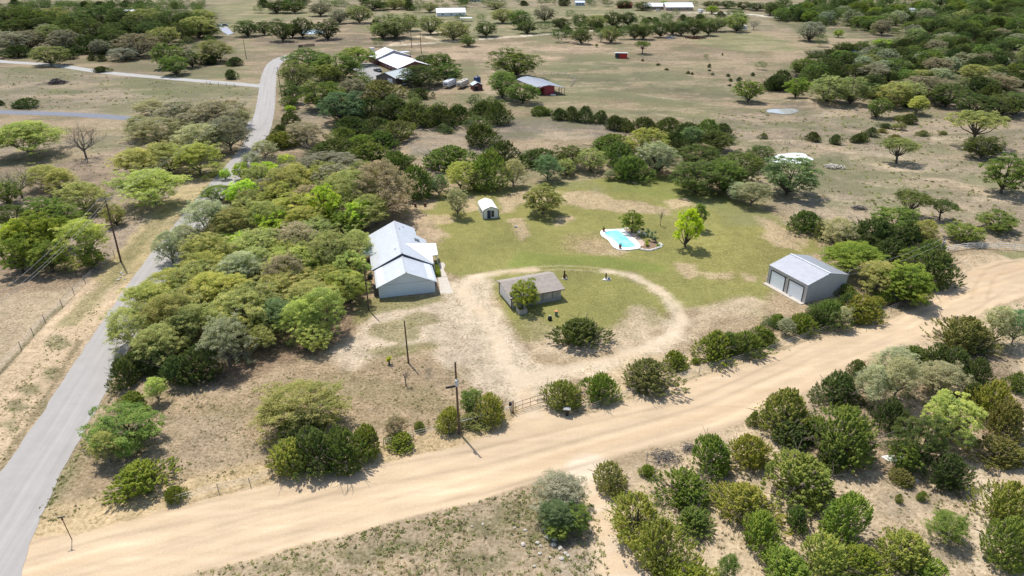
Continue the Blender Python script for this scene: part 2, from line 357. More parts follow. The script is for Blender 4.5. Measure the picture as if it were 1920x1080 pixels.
# shoulders of the dirt road
Ln((.45, .34, .20), .9, 3, 2.5, 1.5, [(80, 985), (220, 955), (400, 915), (560, 880), (720, 850), (850, 820), (950, 790)])
P((.47, .365, .25), .95, 2, 2, [(1790, 480), (1920, 472), (2100, 470), (2100, 520), (1850, 540), (1760, 560), (1720, 570)])
P((.16, .165, .07), .85, 1.2, 1, [(1862, 472), (1960, 470), (1960, 490), (1900, 488)])
P((.33, .26, .175), .95, 3, 2.5, [(320, 1090), (480, 1050), (600, 1020), (800, 966), (1000, 912), (1080, 905), (1120, 960), (1150, 1090)])
for u, v, a, b in ((780, 1020, 60, 14), (900, 990, 70, 16), (900, 1050, 60, 18), (980, 960, 50, 14), (680, 1040, 50, 12), (560, 1062, 60, 10), (1020, 1000, 40, 20)): E((.16, .145, .075), .7, 1.2, 2.4, u, v, a, b)
E((.44, .34, .22), .85, 1.5, 1.5, 735, 1060, 30, 14); E((.40, .33, .25), .8, 2, 1.5, 1080, 1060, 40, 30)
# lower right scrub: bright sand between junipers
P((.46, .36, .245), .97, 3, 2.5, [(1135, 880), (1300, 828), (1440, 775), (1560, 720), (1700, 650), (1880, 570), (2200, 540), (2200, 1200), (1190, 1200), (1150, 960)])
for u, v, a, b in ((1700, 950, 60, 30), (1790, 930, 50, 16), (1850, 690, 60, 30), (1440, 900, 30, 20), (1800, 1040, 60, 30), (1330, 900, 50, 14)): E((.30, .24, .17), .65, 1.5, 2.4, u, v, a, b)
P(LITTER, .5, 4, 3, [(1560, 700), (1850, 650), (1920, 760), (1850, 860), (1620, 900), (1480, 850)])
Ln(PALE, .7, .9, 1.2, .6, [(1830, 870), (1850, 930), (1838, 990), (1830, 1060)])
WOODF = (.15, .135, .085)
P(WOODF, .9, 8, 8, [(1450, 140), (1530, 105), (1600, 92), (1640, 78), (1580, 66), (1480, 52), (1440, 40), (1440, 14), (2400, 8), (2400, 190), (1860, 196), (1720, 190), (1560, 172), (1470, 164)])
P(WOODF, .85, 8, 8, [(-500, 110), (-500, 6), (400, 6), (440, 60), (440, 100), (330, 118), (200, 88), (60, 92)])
P((.40, .33, .22), .8, 5, 5, [(1800, 78), (1850, 76), (1870, 84), (1820, 88)]); P((.45, .37, .26), .8, 4, 4, [(1660, 50), (1720, 54), (1700, 62), (1660, 60)])
# roads (the soil itself)
FEAT.append(((.52, .40, .27), 1, .7, 1.0, DIRT, True, 0))
for d in DRIVE: FEAT.append(((.55, .445, .325), .75, 2.0, 1.4, d, False, 1.0))
FEAT.append(((.60, .49, .37), .97, 1.5, .8, SPUR, False, 2.9))
Ln((.42, .31, .20), .6, .35, .3, .1, [(1820, 560), (1832, 528), (1850, 505), (1880, 492), (1930, 490)])
Ln((.42, .31, .20), .6, .35, .3, .1, [(1850, 560), (1862, 525), (1880, 508), (1930, 497)])
FEAT.append(((.76, .68, .56), 1, 1, .3, FAR, False, 4.0)); FEAT.append(((.76, .62, .45), 1, 1, .3, LOOP, False, 2.6)); FEAT.append(((.76, .62, .45), 1, 1, .3, LOOP2, False, 2.6))
FEAT.append(((.8, .77, .68), 1, 1, .3, WHITE_ROAD, False, 4.5))
Ln((.50, .40, .28), .9, 2.2, 1.5, 1, [(480, 265), (470, 285), (450, 305)])
Ln((.47, .36, .25), .8, 2.0, 2.5, 1.5, [(905, 195), (945, 192), (1010, 196), (1060, 192)])
P((.52, .40, .28), .85, 4, 3, [(890, 118), (925, 120), (940, 160), (935, 185), (905, 182), (900, 150)])
P((.35, .30, .26), .9, 2, 1, [(668, 122), (695, 122), (712, 132), (705, 150), (680, 146)])

def ground_z(x, y):
    z = .10 * fbm(x, y, 9, 3, 5) * np.clip((np.hypot(x, y) - 0) / 50, 0, 1)
    for (u, v, a, b, h) in ((1530, 192, 55, 5, 1.3), (1620, 292, 60, 6, 1.0), (1470, 268, 60, 4, .9)):
        c = at(u, v); sx = scale_at(u, v) * a; sy = scale_at(u, v) * b / math.sin(dep(v))
        z = z + h * np.exp(-((x - c[0]) / sx) ** 2 - ((y - c[1]) / sy) ** 2)
    for pl, wd in ((ASPH, 5), (SIDE, 4), (BLUE, 4)):
        z = z * np.clip((sdf(x, y, pl, False) - wd) / 3, 0, 1)
    return z
def axis(lo, hi, d0, far, g):
    xs = [lo]
    while xs[-1] < hi: xs.append(xs[-1] + d0)
    d = d0; a = xs[-1]
    up = []
    while a < far: d = min(d * g, 300); a += d; up.append(a)
    return xs, up
xs, up = axis(-85, 85, .36, 4200, 1.018)
xs = [-v for v in up[::-1]] + xs + up
ys, upy = axis(30, 150, .36, 6000, 1.0085); ys = [-3000, -1200, -500, -200, -80, -30, -8, 6, 16, 24] + ys + upy
X, Y = np.meshgrid(np.array(xs), np.array(ys)); nx, ny = len(xs), len(ys)
x = X.ravel(); y = Y.ravel()
base = np.array(TAN)[None, :] * np.ones((len(x), 1))
n1 = fbm(x, y, 60, 4, 11); n2 = fbm(x, y, 18, 4, 23); n3 = fbm(x, y, 5, 3, 37)
def lerp(c, col, a): return c + ((np.array(col) if np.ndim(col) == 2 else np.array(col)[None, :]) - c) * a[:, None]
base = lerp(base, OLIVE, np.clip(n1 * 1.6 + n2 * .6 - .1, 0, .7)); base = lerp(base, (.40, .31, .22), np.clip(-n1 * 1.2 + n2 * .8 - .25, 0, .7))
edge = fbm(x, y, 3.0, 4, 51); edge2 = fbm(x, y, 22, 4, 67)
near = y < 190
road_m = np.zeros(len(x)); det = np.ones(len(x))
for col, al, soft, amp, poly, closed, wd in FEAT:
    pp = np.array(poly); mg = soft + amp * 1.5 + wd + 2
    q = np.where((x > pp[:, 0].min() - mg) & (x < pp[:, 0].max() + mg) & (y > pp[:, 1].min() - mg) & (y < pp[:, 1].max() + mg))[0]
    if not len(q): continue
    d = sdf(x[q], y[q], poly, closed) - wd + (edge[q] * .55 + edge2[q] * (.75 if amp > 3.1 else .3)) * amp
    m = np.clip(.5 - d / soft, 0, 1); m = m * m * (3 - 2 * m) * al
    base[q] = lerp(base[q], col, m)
    if poly is DIRT or poly is SPUR or any(poly is d_ for d_ in DRIVE):
        road_m[q] = np.maximum(road_m[q], m)
n4 = fbm(x, y * .6, 11, 5, 131, .7)
far_shade = np.clip((y - 170) / 160, 0, 1)  # cloud shade over the far fields, darkened into the soil colour
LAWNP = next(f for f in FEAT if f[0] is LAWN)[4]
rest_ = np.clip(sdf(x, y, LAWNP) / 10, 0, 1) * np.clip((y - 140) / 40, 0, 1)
base *= (1 - .33 * far_shade * (1 - .5 * road_m))[:, None] * np.array([1, 1.01, 1.0]); base = lerp(base, base.mean(1, keepdims=True) * np.array([[.92, .88, .70]]), rest_ * .10 * (1 - road_m))
base *= (1 + .12 * n2 + .34 * n4 * (1 - road_m))[:, None]
# wheel ruts: paired darker and polished lines wandering along the dirt road

base = lerp(base, (.19, .19, .095), np.clip((fbm(x, y * .7, 26, 5, 171, .65) - .06) * 2.4, 0, .5) * (1 - road_m) * (y > 150))
wn_ = fbm(x * .45, y, 10, 5, 411, .68); rk_ = rest_ * (1 - road_m)
base = lerp(base, (.135, .135, .070), np.clip((wn_ - .04) * 3, 0, .62) * rk_); base = lerp(base, (.36, .28, .19), np.clip((-wn_ - .1) * 3, 0, .5) * rk_)
base = np.clip(base, .02, .8)
# wheel-polished pale streaks and ochre wash along the dirt road
ang = math.atan2(at(1640, 635)[1] - at(700, 930)[1], at(1640, 635)[0] - at(700, 930)[0])
al_ = x * math.cos(ang) + y * math.sin(ang); ac_ = -x * math.sin(ang) + y * math.cos(ang) + 1.2 * fbm(x, y, 40, 2, 5)
_rc = np.array([((a[0] * math.cos(ang) + a[1] * math.sin(ang)), (-a[0] * math.sin(ang) + a[1] * math.cos(ang))) for a in px([(200, 1030), (480, 975), (700, 925), (900, 885), (1100, 828), (1310, 768), (1500, 695), (1700, 612), (1840, 535)])])
RC = lambda a: np.interp(a, _rc[:, 0], _rc[:, 1])
st = fbm(al_ / 22, ac_ / .8, 1, 4, 91, .7)
base *= (1 + road_m * (.17 * st + .10 * n2 + .07 * fbm(x, y, 2.2, 3, 19)))[:, None]; base = lerp(base, (.50, .37, .235), road_m * np.clip(fbm(al_ / 30, ac_ / 2.5, 1, 3, 311) * 1.6 - .1, 0, .6))
for o_, wd_ in ((-3.6, .35), (-1.9, .4), (.3, .45), (2.1, .35), (4.0, .3)):
    wv = o_ + 1.4 * fbm(al_, al_ * 0, 55, 2, int(o_ * 10) + 77) - np.interp(al_, [0, 1], [0, 0]); g_ = np.exp(-((ac_ - RC(al_) - wv) / wd_) ** 2) * road_m * (y < 140)
    base *= (1 + g_ * (.15 if o_ in (-1.9, .3) else -.18) * np.clip(.6 + fbm(al_, ac_, 12, 2, 9) * 1.5, 0, 1))[:, None]
zz = ground_z(x, y)
rgba = np.concatenate([base, np.ones((len(x), 1))], 1)

def ground_material():
    m, t, b = nodes("soil_and_grass")
    a = t.nodes.new("ShaderNodeAttribute"); a.attribute_name = "soil"
    r = t.nodes.new("ShaderNodeAttribute"); r.attribute_name = "road"
    v = objvec(t); vs_ = objvec(t, (.045, .9, 1), -ang)
    big = noise(t, .22, 6, .68, v); fine = noise(t, 2.3, 5, .75, v); tiny = noise(t, 9, 3, .7, v)
    sepc = t.nodes.new("ShaderNodeSeparateColor"); t.links.new(a.outputs['Color'], sepc.inputs[0])
    inv = mul(t, 1.0, r.outputs['Fac'], 'SUBTRACT')
    lawnk = mrange(t, mul(t, sepc.outputs[1], sepc.outputs[0], 'SUBTRACT'), -.03, .0, 1, .4); inv = mul(t, inv, lawnk)
    # stubble and tufts: darker olive-brown clumps, bleached straw between
    tuft = mul(t, mrange(t, fine, .50, .60, 0, 1), mrange(t, big, .38, .58, .3, 1))
    tuft = mul(t, mul(t, tuft, inv), 1.0)
    c = mix(t, tuft, a.outputs['Color'], mix(t, 1.0, a.outputs['Color'], (.54, .49, .38), 'MULTIPLY'))
    straw = mul(t, mul(t, mrange(t, fine, .47, .38, 0, 1), inv), .7)
    c = mix(t, straw, c, mix(t, .5, mix(t, 1.0, c, (1.5, 1.45, 1.35), 'MULTIPLY'), (.42, .35, .26)))
    c = mix(t, 1.0, c, mix(t, tiny, (.74, .74, .74), (1.26, 1.26, 1.26)), 'MULTIPLY')
    mid = noise(t, .55, 6, .72, v); c = mix(t, inv, c, mix(t, 1.0, c, mix(t, mrange(t, mid, .36, .64, 0, 1), (.78, .79, .76), (1.2, 1.19, 1.2)), 'MULTIPLY'))
    streak = noise(t, 1.0, 5, .62, vs_)
    grit = noise(t, 5.0, 4, .8, v); c = mix(t, 1.0, c, mix(t, mrange(t, grit, .3, .7, 0, 1), (.88, .87, .86), (1.1, 1.1, 1.1)), 'MULTIPLY')
    sm = mix(t, streak, (.84, .81, .76), (1.14, 1.15, 1.18))
    c = mix(t, r.outputs['Fac'], c, mix(t, 1.0, c, sm, 'MULTIPLY'))
    t.links.new(c, b.inputs['Base Color']); b.inputs['Roughness'].default_value = .95; b.inputs['Specular IOR Level'].default_value = .1
    bp = t.nodes.new("ShaderNodeBump"); bp.inputs['Distance'].default_value = .25
    t.links.new(mrange(t, inv, 0, 1, .12, .75), bp.inputs['Strength']); t.links.new(fine, bp.inputs['Height'])
    t.links.new(bp.outputs[0], b.inputs['Normal'])
    return m
M_GROUND = ground_material()
i0 = (np.arange(ny - 1)[:, None] * nx + np.arange(nx - 1)[None, :]).ravel()
quads = np.stack([i0, i0 + 1, i0 + nx + 1, i0 + nx], 1)
fx = x[quads].mean(1); fy = y[quads].mean(1)
cls = np.zeros(len(quads), int)
sel = np.where((fy < 200) & (np.abs(fx) < 160))[0]
je = edge[quads[:, 0]][sel] * .8
dd = sdf(fx[sel], fy[sel], DIRT) + je * .6; dr = np.minimum.reduce([sdf(fx[sel], fy[sel], d, False) for d in DRIVE]) - 1.9 + je
ds = sdf(fx[sel], fy[sel], SPUR, False) - 2.8 + je
cls[sel[ds < 0]] = 3; cls[sel[dr < 0]] = 2; cls[sel[dd < 0]] = 1
sel = np.where((fy > 380) & (fy < 760))[0]
for pl, wd in ((FAR, 3.2), (LOOP, 2.0), (LOOP2, 1.8), (WHITE_ROAD, 3.8)):
    d = sdf(fx[sel], fy[sel], pl, False) - wd; cls[sel[d < 0]] = 4
for k, nm in enumerate(("ground", "dirt_road", "driveway", "dirt_path", "gravel_road")):
    q = quads[cls == k]; u_, inv_ = np.unique(q, return_inverse=True)
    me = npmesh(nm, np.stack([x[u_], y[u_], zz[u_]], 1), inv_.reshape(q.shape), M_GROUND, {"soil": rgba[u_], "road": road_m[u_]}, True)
    tag(link(nm, me), kind='structure')

def asphalt_material(name, col, streak=.10):
    m, t, b = nodes(name); uv = t.nodes.new("ShaderNodeUVMap"); v = objvec(t)
    mp = t.nodes.new("ShaderNodeMapping"); mp.inputs['Scale'].default_value = (1.0, .02, 1); t.links.new(uv.outputs[0], mp.inputs[0])
    s = noise(t, 1.1, 4, .6, mp.outputs[0]); f = noise(t, .35, 6, .7, v); g = noise(t, 14, 2, .6, v)
    # wheel paths: pale bands a quarter in from each edge
    k = mul(t, mrange(t, s, .3, .7, 1 - streak, 1 + streak), mul(t, mrange(t, f, .3, .7, .93, 1.06), mrange(t, g, .2, .8, .93, 1.07)))
    sx = t.nodes.new("ShaderNodeSeparateXYZ"); t.links.new(uv.outputs[0], sx.inputs[0])
    wv = t.nodes.new("ShaderNodeMath"); wv.operation = 'COSINE'; t.links.new(mul(t, sx.outputs[0], 4.2), wv.inputs[0])
    k = mul(t, k, mrange(t, wv.outputs[0], -1, 1, 1.015, .985))
    c = t.nodes.new("ShaderNodeCombineXYZ")
    for i in range(3): t.links.new(mul(t, k, col[i]), c.inputs[i])
    t.links.new(c.outputs[0], b.inputs['Base Color']); b.inputs['Roughness'].default_value = .85; b.inputs['Specular IOR Level'].default_value = .25
    return m
def smooth_line(pts, step=1.2):
    P_ = [np.array(p) for p in pts]; out = []
    for i in range(len(P_) - 1):
        p0 = P_[max(i - 1, 0)]; p1 = P_[i]; p2 = P_[i + 1]; p3 = P_[min(i + 2, len(P_) - 1)]
        n = max(2, int(np.linalg.norm(p2 - p1) / step))
        for k in range(n):
            t = k / n
            out.append(.5 * ((2 * p1) + (-p0 + p2) * t + (2 * p0 - 5 * p1 + 4 * p2 - p3) * t * t + (-p0 + 3 * p1 - 3 * p2 + p3) * t ** 3))
    out.append(P_[-1]); return np.array(out)
def strip(name, pts, width, mat, z=.03, flare=0, ragged=.32, step=1.2):
    L = smooth_line(pts, step); n = len(L); T = np.gradient(L, axis=0); T /= np.linalg.norm(T, axis=1)[:, None]; N = np.stack([-T[:, 1], T[:, 0]], 1)
    s = np.concatenate([[0], np.cumsum(np.linalg.norm(np.diff(L, axis=0), axis=1))]); V = []; U = []; ks = np.linspace(-1, 1, 9)
    for i in range(n):
        wd = width / 2 + flare * max(0, 1 - s[i] / 26) ** 2
        for j, k in enumerate(ks):
            e = 0
            if abs(k) == 1: e = ragged * (fbm(np.array([s[i]]), np.array([k * 50.]), 1.6, 3, 7)[0]) * k
            o = k * wd + e; V.append((L[i][0] + N[i][0] * o, L[i][1] + N[i][1] * o, z + .05 * (1 - k * k))); U.append((o, s[i]))
    m_ = len(ks); F = [(i * m_ + j, i * m_ + j + 1, (i + 1) * m_ + j + 1, (i + 1) * m_ + j) for i in range(n - 1) for j in range(m_ - 1)]
    me = npmesh(name, V, F, mat, None, True); ul = me.uv_layers.new(name="UVMap"); F = np.array(F)
    ul.data.foreach_set("uv", np.array(U, np.float32)[F.ravel()].ravel())
    return tag(link(name, me), kind='structure')
strip("asphalt_road", ASPH, 7.3, asphalt_material("chip_seal", (.335, .315, .295)), flare=4)
strip("side_road", SIDE, 6.0, asphalt_material("pale_chip_seal", (.36, .35, .33)), z=.02)
strip("side_road", BLUE, 6.0, asphalt_material("dark_asphalt", (.17, .18, .21)), z=.02)
# ------------------------------------------------------------------ tree meshes (unit: height 1, radius .5), shared by copies
def leaf_quads(C, Nrm, size, rng, aspect=.55):
    n = len(C); r = rng.normal(size=(n, 3)); a = np.cross(Nrm + .55 * rng.normal(size=(n, 3)), r); a /= np.linalg.norm(a, axis=1)[:, None] + 1e-9
    b = np.cross(Nrm + .5 * rng.normal(size=(n, 3)), a); b /= np.linalg.norm(b, axis=1)[:, None] + 1e-9
    s = (size * rng.uniform(.55, 1.35, n))[:, None]; a = a * s; b = b * s * aspect
    V = np.stack([C + a, C + b, C - a, C - b], 1).reshape(-1, 3)
    return V, np.arange(4 * n).reshape(n, 4)
def twig(V, F, p, q, r0, r1, n=3):
    p = np.array(p, float); q = np.array(q, float); d = q - p; L = np.linalg.norm(d) + 1e-9; d /= L
    a = np.cross(d, [.3, .5, .8]); a /= np.linalg.norm(a) + 1e-9; b = np.cross(d, a); k = len(V)
    for pt, r in ((p, r0), (q, r1)):
        for i in range(n):
            t = 2 * math.pi * i / n; V.append(tuple(pt + (a * math.cos(t) + b * math.sin(t)) * r))
    for i in range(n):
        j = (i + 1) % n; F.append((k + i, k + j, k + n + j, k + n + i))
def branch(V, F, p, d, L, r, lvl, rnd, spread=.6, up=.1, tips=None, bend=.35):
    """tapering, bending limb that forks"""
    d = Vector(d).normalized(); p = Vector(p); seg = 3 if lvl > 0 else 2; q = p; dd = d
    for s in range(seg):
        nd = (dd + Vector((rnd.gauss(0, bend), rnd.gauss(0, bend), rnd.gauss(up * .5, bend * .6))) * .5).normalized()
        q2 = q + nd * (L / seg); twig(V, F, q, q2, r * (1 - .5 * s / seg), r * (1 - .5 * (s + 1) / seg), 6 if r > .012 else 3)
        q, dd = q2, nd
        if lvl > 0 and s < seg - 1:
            sd_ = (dd + Vector((rnd.gauss(0, 1), rnd.gauss(0, 1), rnd.gauss(up, .5))).normalized() * spread * 1.3).normalized()
            branch(V, F, q, sd_, L * rnd.uniform(.5, .75), r * .5, lvl - 1, rnd, spread, up, tips, bend)
    if lvl > 0:
        for k in range(2):
            sd_ = (dd + Vector((rnd.gauss(0, 1), rnd.gauss(0, 1), rnd.gauss(up, .5))).normalized() * spread).normalized()
            branch(V, F, q, sd_, L * rnd.uniform(.55, .8), r * .5, lvl - 1, rnd, spread, up, tips, bend)
    elif tips is not None: tips.append(tuple(q))
KINDS = {  # crown base, number of variants
    'J': 10, 'O': 6, 'A': 7, 'B': 3, 'U': 3, 'P': 2, 'R': 3}
C0 = {'J': .0, 'O': .10, 'A': .14, 'B': .22, 'U': .42, 'P': .12, 'R': .14}
def tree_mesh(kind, seed):
    rng = np.random.default_rng(seed * 7 + ord(kind)); rnd = random.Random(seed * 13 + ord(kind))
    V, F, Cs, Ns, Sz, Tn = [], [], [], [], [], []
    def tuft(c, r, n, size, axis=None, tint=None, flat=.8):
        c = np.array(c); n = int(n); tt = rng.uniform(0, 1) if tint is None else tint
        if axis is None:
            d = rng.normal(size=(n, 3)); d /= np.linalg.norm(d, axis=1)[:, None]; d[:, 2] = np.where(d[:, 2] < -.35, -d[:, 2], d[:, 2])
            P_ = c + d * (r * rng.uniform(.35, 1.08, n) ** .6)[:, None] * np.array([1, 1, flat]); Nn = d + np.array([0, 0, .9])
        else:
            ax = np.array(axis); ax = ax / np.linalg.norm(ax); t = rng.uniform(0, 1, n) ** .8; d = rng.normal(size=(n, 3)); d /= np.linalg.norm(d, axis=1)[:, None]
            P_ = c + ax * (t * r * 2.1)[:, None] + d * (r * .62 * (1.02 - t))[:, None]; Nn = d * .7 + ax * .5 + np.array([0, 0, .6])
        Cs.append(P_); Ns.append(Nn); Sz.append(np.full(n, size)); Tn.append(np.clip(tt + rng.normal(0, .13, n), 0, 1) if tt >= 0 else np.full(n, -1.))
    if kind == 'J':
        H0 = rnd.uniform(.86, 1); leanx, leany = rnd.gauss(0, .07), rnd.gauss(0, .07)
        lob = [(rnd.uniform(0, 6.28), rnd.uniform(.0, .7), rnd.uniform(.10, .30)) for _ in range(6)]
        def prof(z, th):
            r = .47 * min(1, (z + .16) / .34) ** .6 * max(0, 1 - max(z, 0) ** 2.0) ** .55
            for a, zc, amp in lob:
                r *= 1 + amp * 1.6 * math.exp(-((math.cos(th - a) - 1) / .25) ** 2 - ((z - zc) / .3) ** 2) - amp * .30
            return max(r, .015)
        for i in range(400):
            z = rnd.uniform(.0, .97) ** .85; th = rnd.uniform(0, 6.283); r = prof(z, th) * (rnd.uniform(.80, 1.02) if rnd.random() < .8 else rnd.uniform(.5, .8))
            c = (math.cos(th) * r + leanx * z, math.sin(th) * r + leany * z, z * .84 * H0)
            out = (math.cos(th) * (.62 - .4 * z), math.sin(th) * (.62 - .4 * z), .5 + z * .7)
            dead = -1 if rnd.random() < .035 + .10 * (z < .4) else None
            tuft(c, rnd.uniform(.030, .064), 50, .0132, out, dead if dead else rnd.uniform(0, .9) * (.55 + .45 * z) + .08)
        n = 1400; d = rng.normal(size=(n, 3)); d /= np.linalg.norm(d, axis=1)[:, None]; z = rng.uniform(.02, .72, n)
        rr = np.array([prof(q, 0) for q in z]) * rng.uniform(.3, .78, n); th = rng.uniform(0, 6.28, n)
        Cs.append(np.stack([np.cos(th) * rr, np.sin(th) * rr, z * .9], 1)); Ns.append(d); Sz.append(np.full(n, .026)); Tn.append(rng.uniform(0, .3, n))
        twig(V, F, (0, 0, -.04), (leanx, leany, .5), .03, .012, 6)
        for k in range(9):
            th = rnd.uniform(0, 6.28); branch(V, F, (0, 0, rnd.uniform(.03, .3)), (math.cos(th), math.sin(th), rnd.uniform(.3, 1)), .38, .012, 1, rnd, .5, .2)
        asp = .5
    else:
        c0 = C0[kind]
        if kind == 'B' or kind == 'A':
            tips = []; nl = 6 if kind == 'A' else 7
            twig(V, F, (0, 0, -.04), (0, 0, c0 + .03), .028, .022, 7)
            for k in range(nl):
                th = 6.283 * k / nl + rnd.uniform(-.4, .4); e = rnd.uniform(.35, 1.1)
                branch(V, F, (0, 0, c0 - rnd.uniform(0, .08)), (math.cos(th), math.sin(th), e), .30, .016, 3, rnd, .75, .12, tips, .4)
            tv = np.array(V); # fit limbs into the unit crown
            rr = np.hypot(tv[:, 0], tv[:, 1]); k = .49 / np.percentile(rr, 99.3); kz = .97 / tv[:, 2].max()
            tv[:, 0] *= k; tv[:, 1] *= k; tv[:, 2] = np.where(tv[:, 2] > 0, tv[:, 2] * kz, tv[:, 2]); V = [tuple(q) for q in tv]
            tips = np.array(tips) * np.array([k, k, kz])
            if kind == 'A':
                lob = rng.uniform(0, 1, 14); ang_ = np.arctan2(tips[:, 1], tips[:, 0])
                for i, q in enumerate(tips):
                    tn = float(lob[int((ang_[i] + 3.1416) / 6.2832 * 13.9)]) * .6 + rnd.uniform(0, .4)
                    tuft(q, rnd.uniform(.03, .055), 30, .0110, None, tn, .7)
                for i in range(210):
                    th = rnd.uniform(0, 6.283); zz_ = rnd.uniform(.1, 1) ** .7; r = .46 * math.sqrt(max(0, 1 - zz_ ** 2)) * rnd.uniform(.6, 1)
                    tuft((math.cos(th) * r, math.sin(th) * r, c0 + .12 + zz_ * (.93 - c0 - .12)), rnd.uniform(.035, .08), 50, .0105, None, None, .6)
            else:
                for q in tips[::3]: tuft(q, .03, 5, .009, None, rnd.uniform(0, 1))
        else:
            # lobed crown: lobes carry many small tufts on their upper sides, gaps between
            if kind == 'O': nl, rz_, rl, nt_, nle, sz, lowz = 42, .46, (.12, .20), 16, 34, .0122, -.88
            elif kind == 'U': nl, rz_, rl, nt_, nle, sz, lowz = 30, .27, (.11, .18), 15, 36, .0125, -.3
            elif kind == 'P': nl, rz_, rl, nt_, nle, sz, lowz = 30, .43, (.10, .17), 15, 38, .0145, -.75
            else: nl, rz_, rl, nt_, nle, sz, lowz = 34, .44, (.13, .20), 15, 38, .014, -.85   # R round, dense
            zc = 1 - rz_ - .03; lobes = []
            for i in range(nl):
                g_ = (i + .5) / nl; uz = 1 - g_ * (1 - lowz); th = 2.39996 * i + rnd.uniform(-.5, .5); rh = math.sqrt(max(0, 1 - uz * uz))
                k = rnd.uniform(.62, .82) if rnd.random() < .85 else rnd.uniform(.85, 1.0)
                sx_ = .5 * (1 - .55 * max(uz, 0) if kind == 'P' else 1)
                lobes.append((math.cos(th) * rh * sx_ * k, math.sin(th) * rh * sx_ * k, zc + uz * rz_ * k, rnd.uniform(*rl)))
            for lx, ly, lz, lr in lobes:
                lt = rnd.uniform(.1, .85)
                for j in range(nt_):
                    d = Vector((rnd.gauss(0, 1), rnd.gauss(0, 1), rnd.gauss(.45, .8))).normalized()
                    q = (lx + d.x * lr * .8, ly + d.y * lr * .8, lz + d.z * lr * .62)
                    tuft(q, rnd.uniform(.032, .062), nle, sz, None, -1 if (kind == 'O' and rnd.random() < .03) else min(1, max(0, lt + rnd.gauss(0, .16))), .72)
            for k in range(2 if kind != 'U' else 1):
                pass
            fork = c0 * rnd.uniform(.5, .9); lean = (rnd.gauss(0, .03), rnd.gauss(0, .03))
            twig(V, F, (0, 0, -.04), (lean[0], lean[1], fork), .034, .026, 8)
            for lx, ly, lz, lr in lobes[::2]:
                p = Vector((lean[0], lean[1], fork)); q = Vector((lx * .9, ly * .9, lz)); mdp = p.lerp(q, .5) + Vector((rnd.gauss(0, .03), rnd.gauss(0, .03), -.03 + rnd.gauss(0, .02)))
                twig(V, F, p, mdp, .018, .011, 5); twig(V, F, mdp, q, .011, .005, 4)
                for _ in range(3):
                    branch(V, F, mdp.lerp(q, rnd.uniform(.1, .9)), (q - mdp) + Vector((rnd.gauss(0, .1), rnd.gauss(0, .1), rnd.gauss(.03, .08))), .16, .005, 1, rnd, .6, .1)
        asp = .55
    T = npmesh(kind + "_trunk", V, F, M_TWIG if kind in 'AB' else M_BARK)
    if Cs:
        C = np.concatenate(Cs); N = np.concatenate(Ns); s = np.concatenate(Sz); tn = np.concatenate(Tn)
        LV, LF = leaf_quads(C, N, s, rng, asp)
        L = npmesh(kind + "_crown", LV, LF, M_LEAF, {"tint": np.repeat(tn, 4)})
    else: L = None
    return T, L
LIB = {k: [tree_mesh(k, 100 + i) for i in range(n)] for k, n in KINDS.items()}
COLR = {  # leaf colour (albedo) by letter
    'd': (.115, .145, .046), 'm': (.165, .215, .055), 'b': (.215, .260, .050), 'y': (.290, .295, .070), 'o': (.315, .320, .125), 'g': (.340, .335, .215),
    's': (.365, .385, .120), 'l': (.340, .420, .065), 'k': (.325, .285, .200), 't': (.170, .235, .115), 'n': (.250, .245, .085), 'v': (.38, .47, .045)}
CNAME = {'d': 'dark green', 'm': 'mid green', 'b': 'bright green', 'y': 'yellow-green', 'o': 'olive-green', 'g': 'grey-green', 's': 'pale olive', 'l': 'lime-green',
         'k': 'grey-brown', 't': 'bluish-green', 'n': 'brownish-green', 'v': 'vivid lime'}
KNAME = {'J': ('juniper_bush', 'juniper bush', 'juniper'), 'O': ('oak_tree', 'spreading oak', 'oak tree'), 'A': ('thin_leaved_tree', 'thin-leaved tree', 'tree'),
         'B': ('bare_tree', 'bare twiggy tree', 'bare tree'), 'U': ('umbrella_oak', 'flat-topped oak', 'oak tree'), 'P': ('leafy_tree', 'upright leafy tree', 'tree'), 'R': ('round_tree', 'round leafy tree', 'tree')}
trnd = random.Random(4)
GROW = 1.12
ALLT = []
def place(kind, col, u, v, wpx, hpx, minz=.45):
    """crown outline (centre u,v and width, height as surveyed from the photo) -> ground position, height and spread"""
    s = scale_at(u, v); a = dep(v)
    W = wpx * s; Vv = hpx * s
    Hh = math.sqrt(max(Vv * Vv - (W * math.sin(a)) ** 2, (minz * W) ** 2)) / math.cos(a)
    Hh = min(Hh, {'J': 1.12, 'P': 1.5, 'B': .95, 'U': .5, 'A': 1.1, 'O': .9}.get(kind, .9) * W + (.6 if kind in 'JP' else .2)); W *= GROW; tot = Hh / (1 - C0[kind]); zc = tot * (C0[kind] + (1 - C0[kind]) / 2)
    x_, y_ = at(u, v, zc); s2 = math.hypot(y_, CAM_H - zc) / math.hypot(*(at(u, v)[1], CAM_H))
    return x_, y_, tot * s2, W * s2
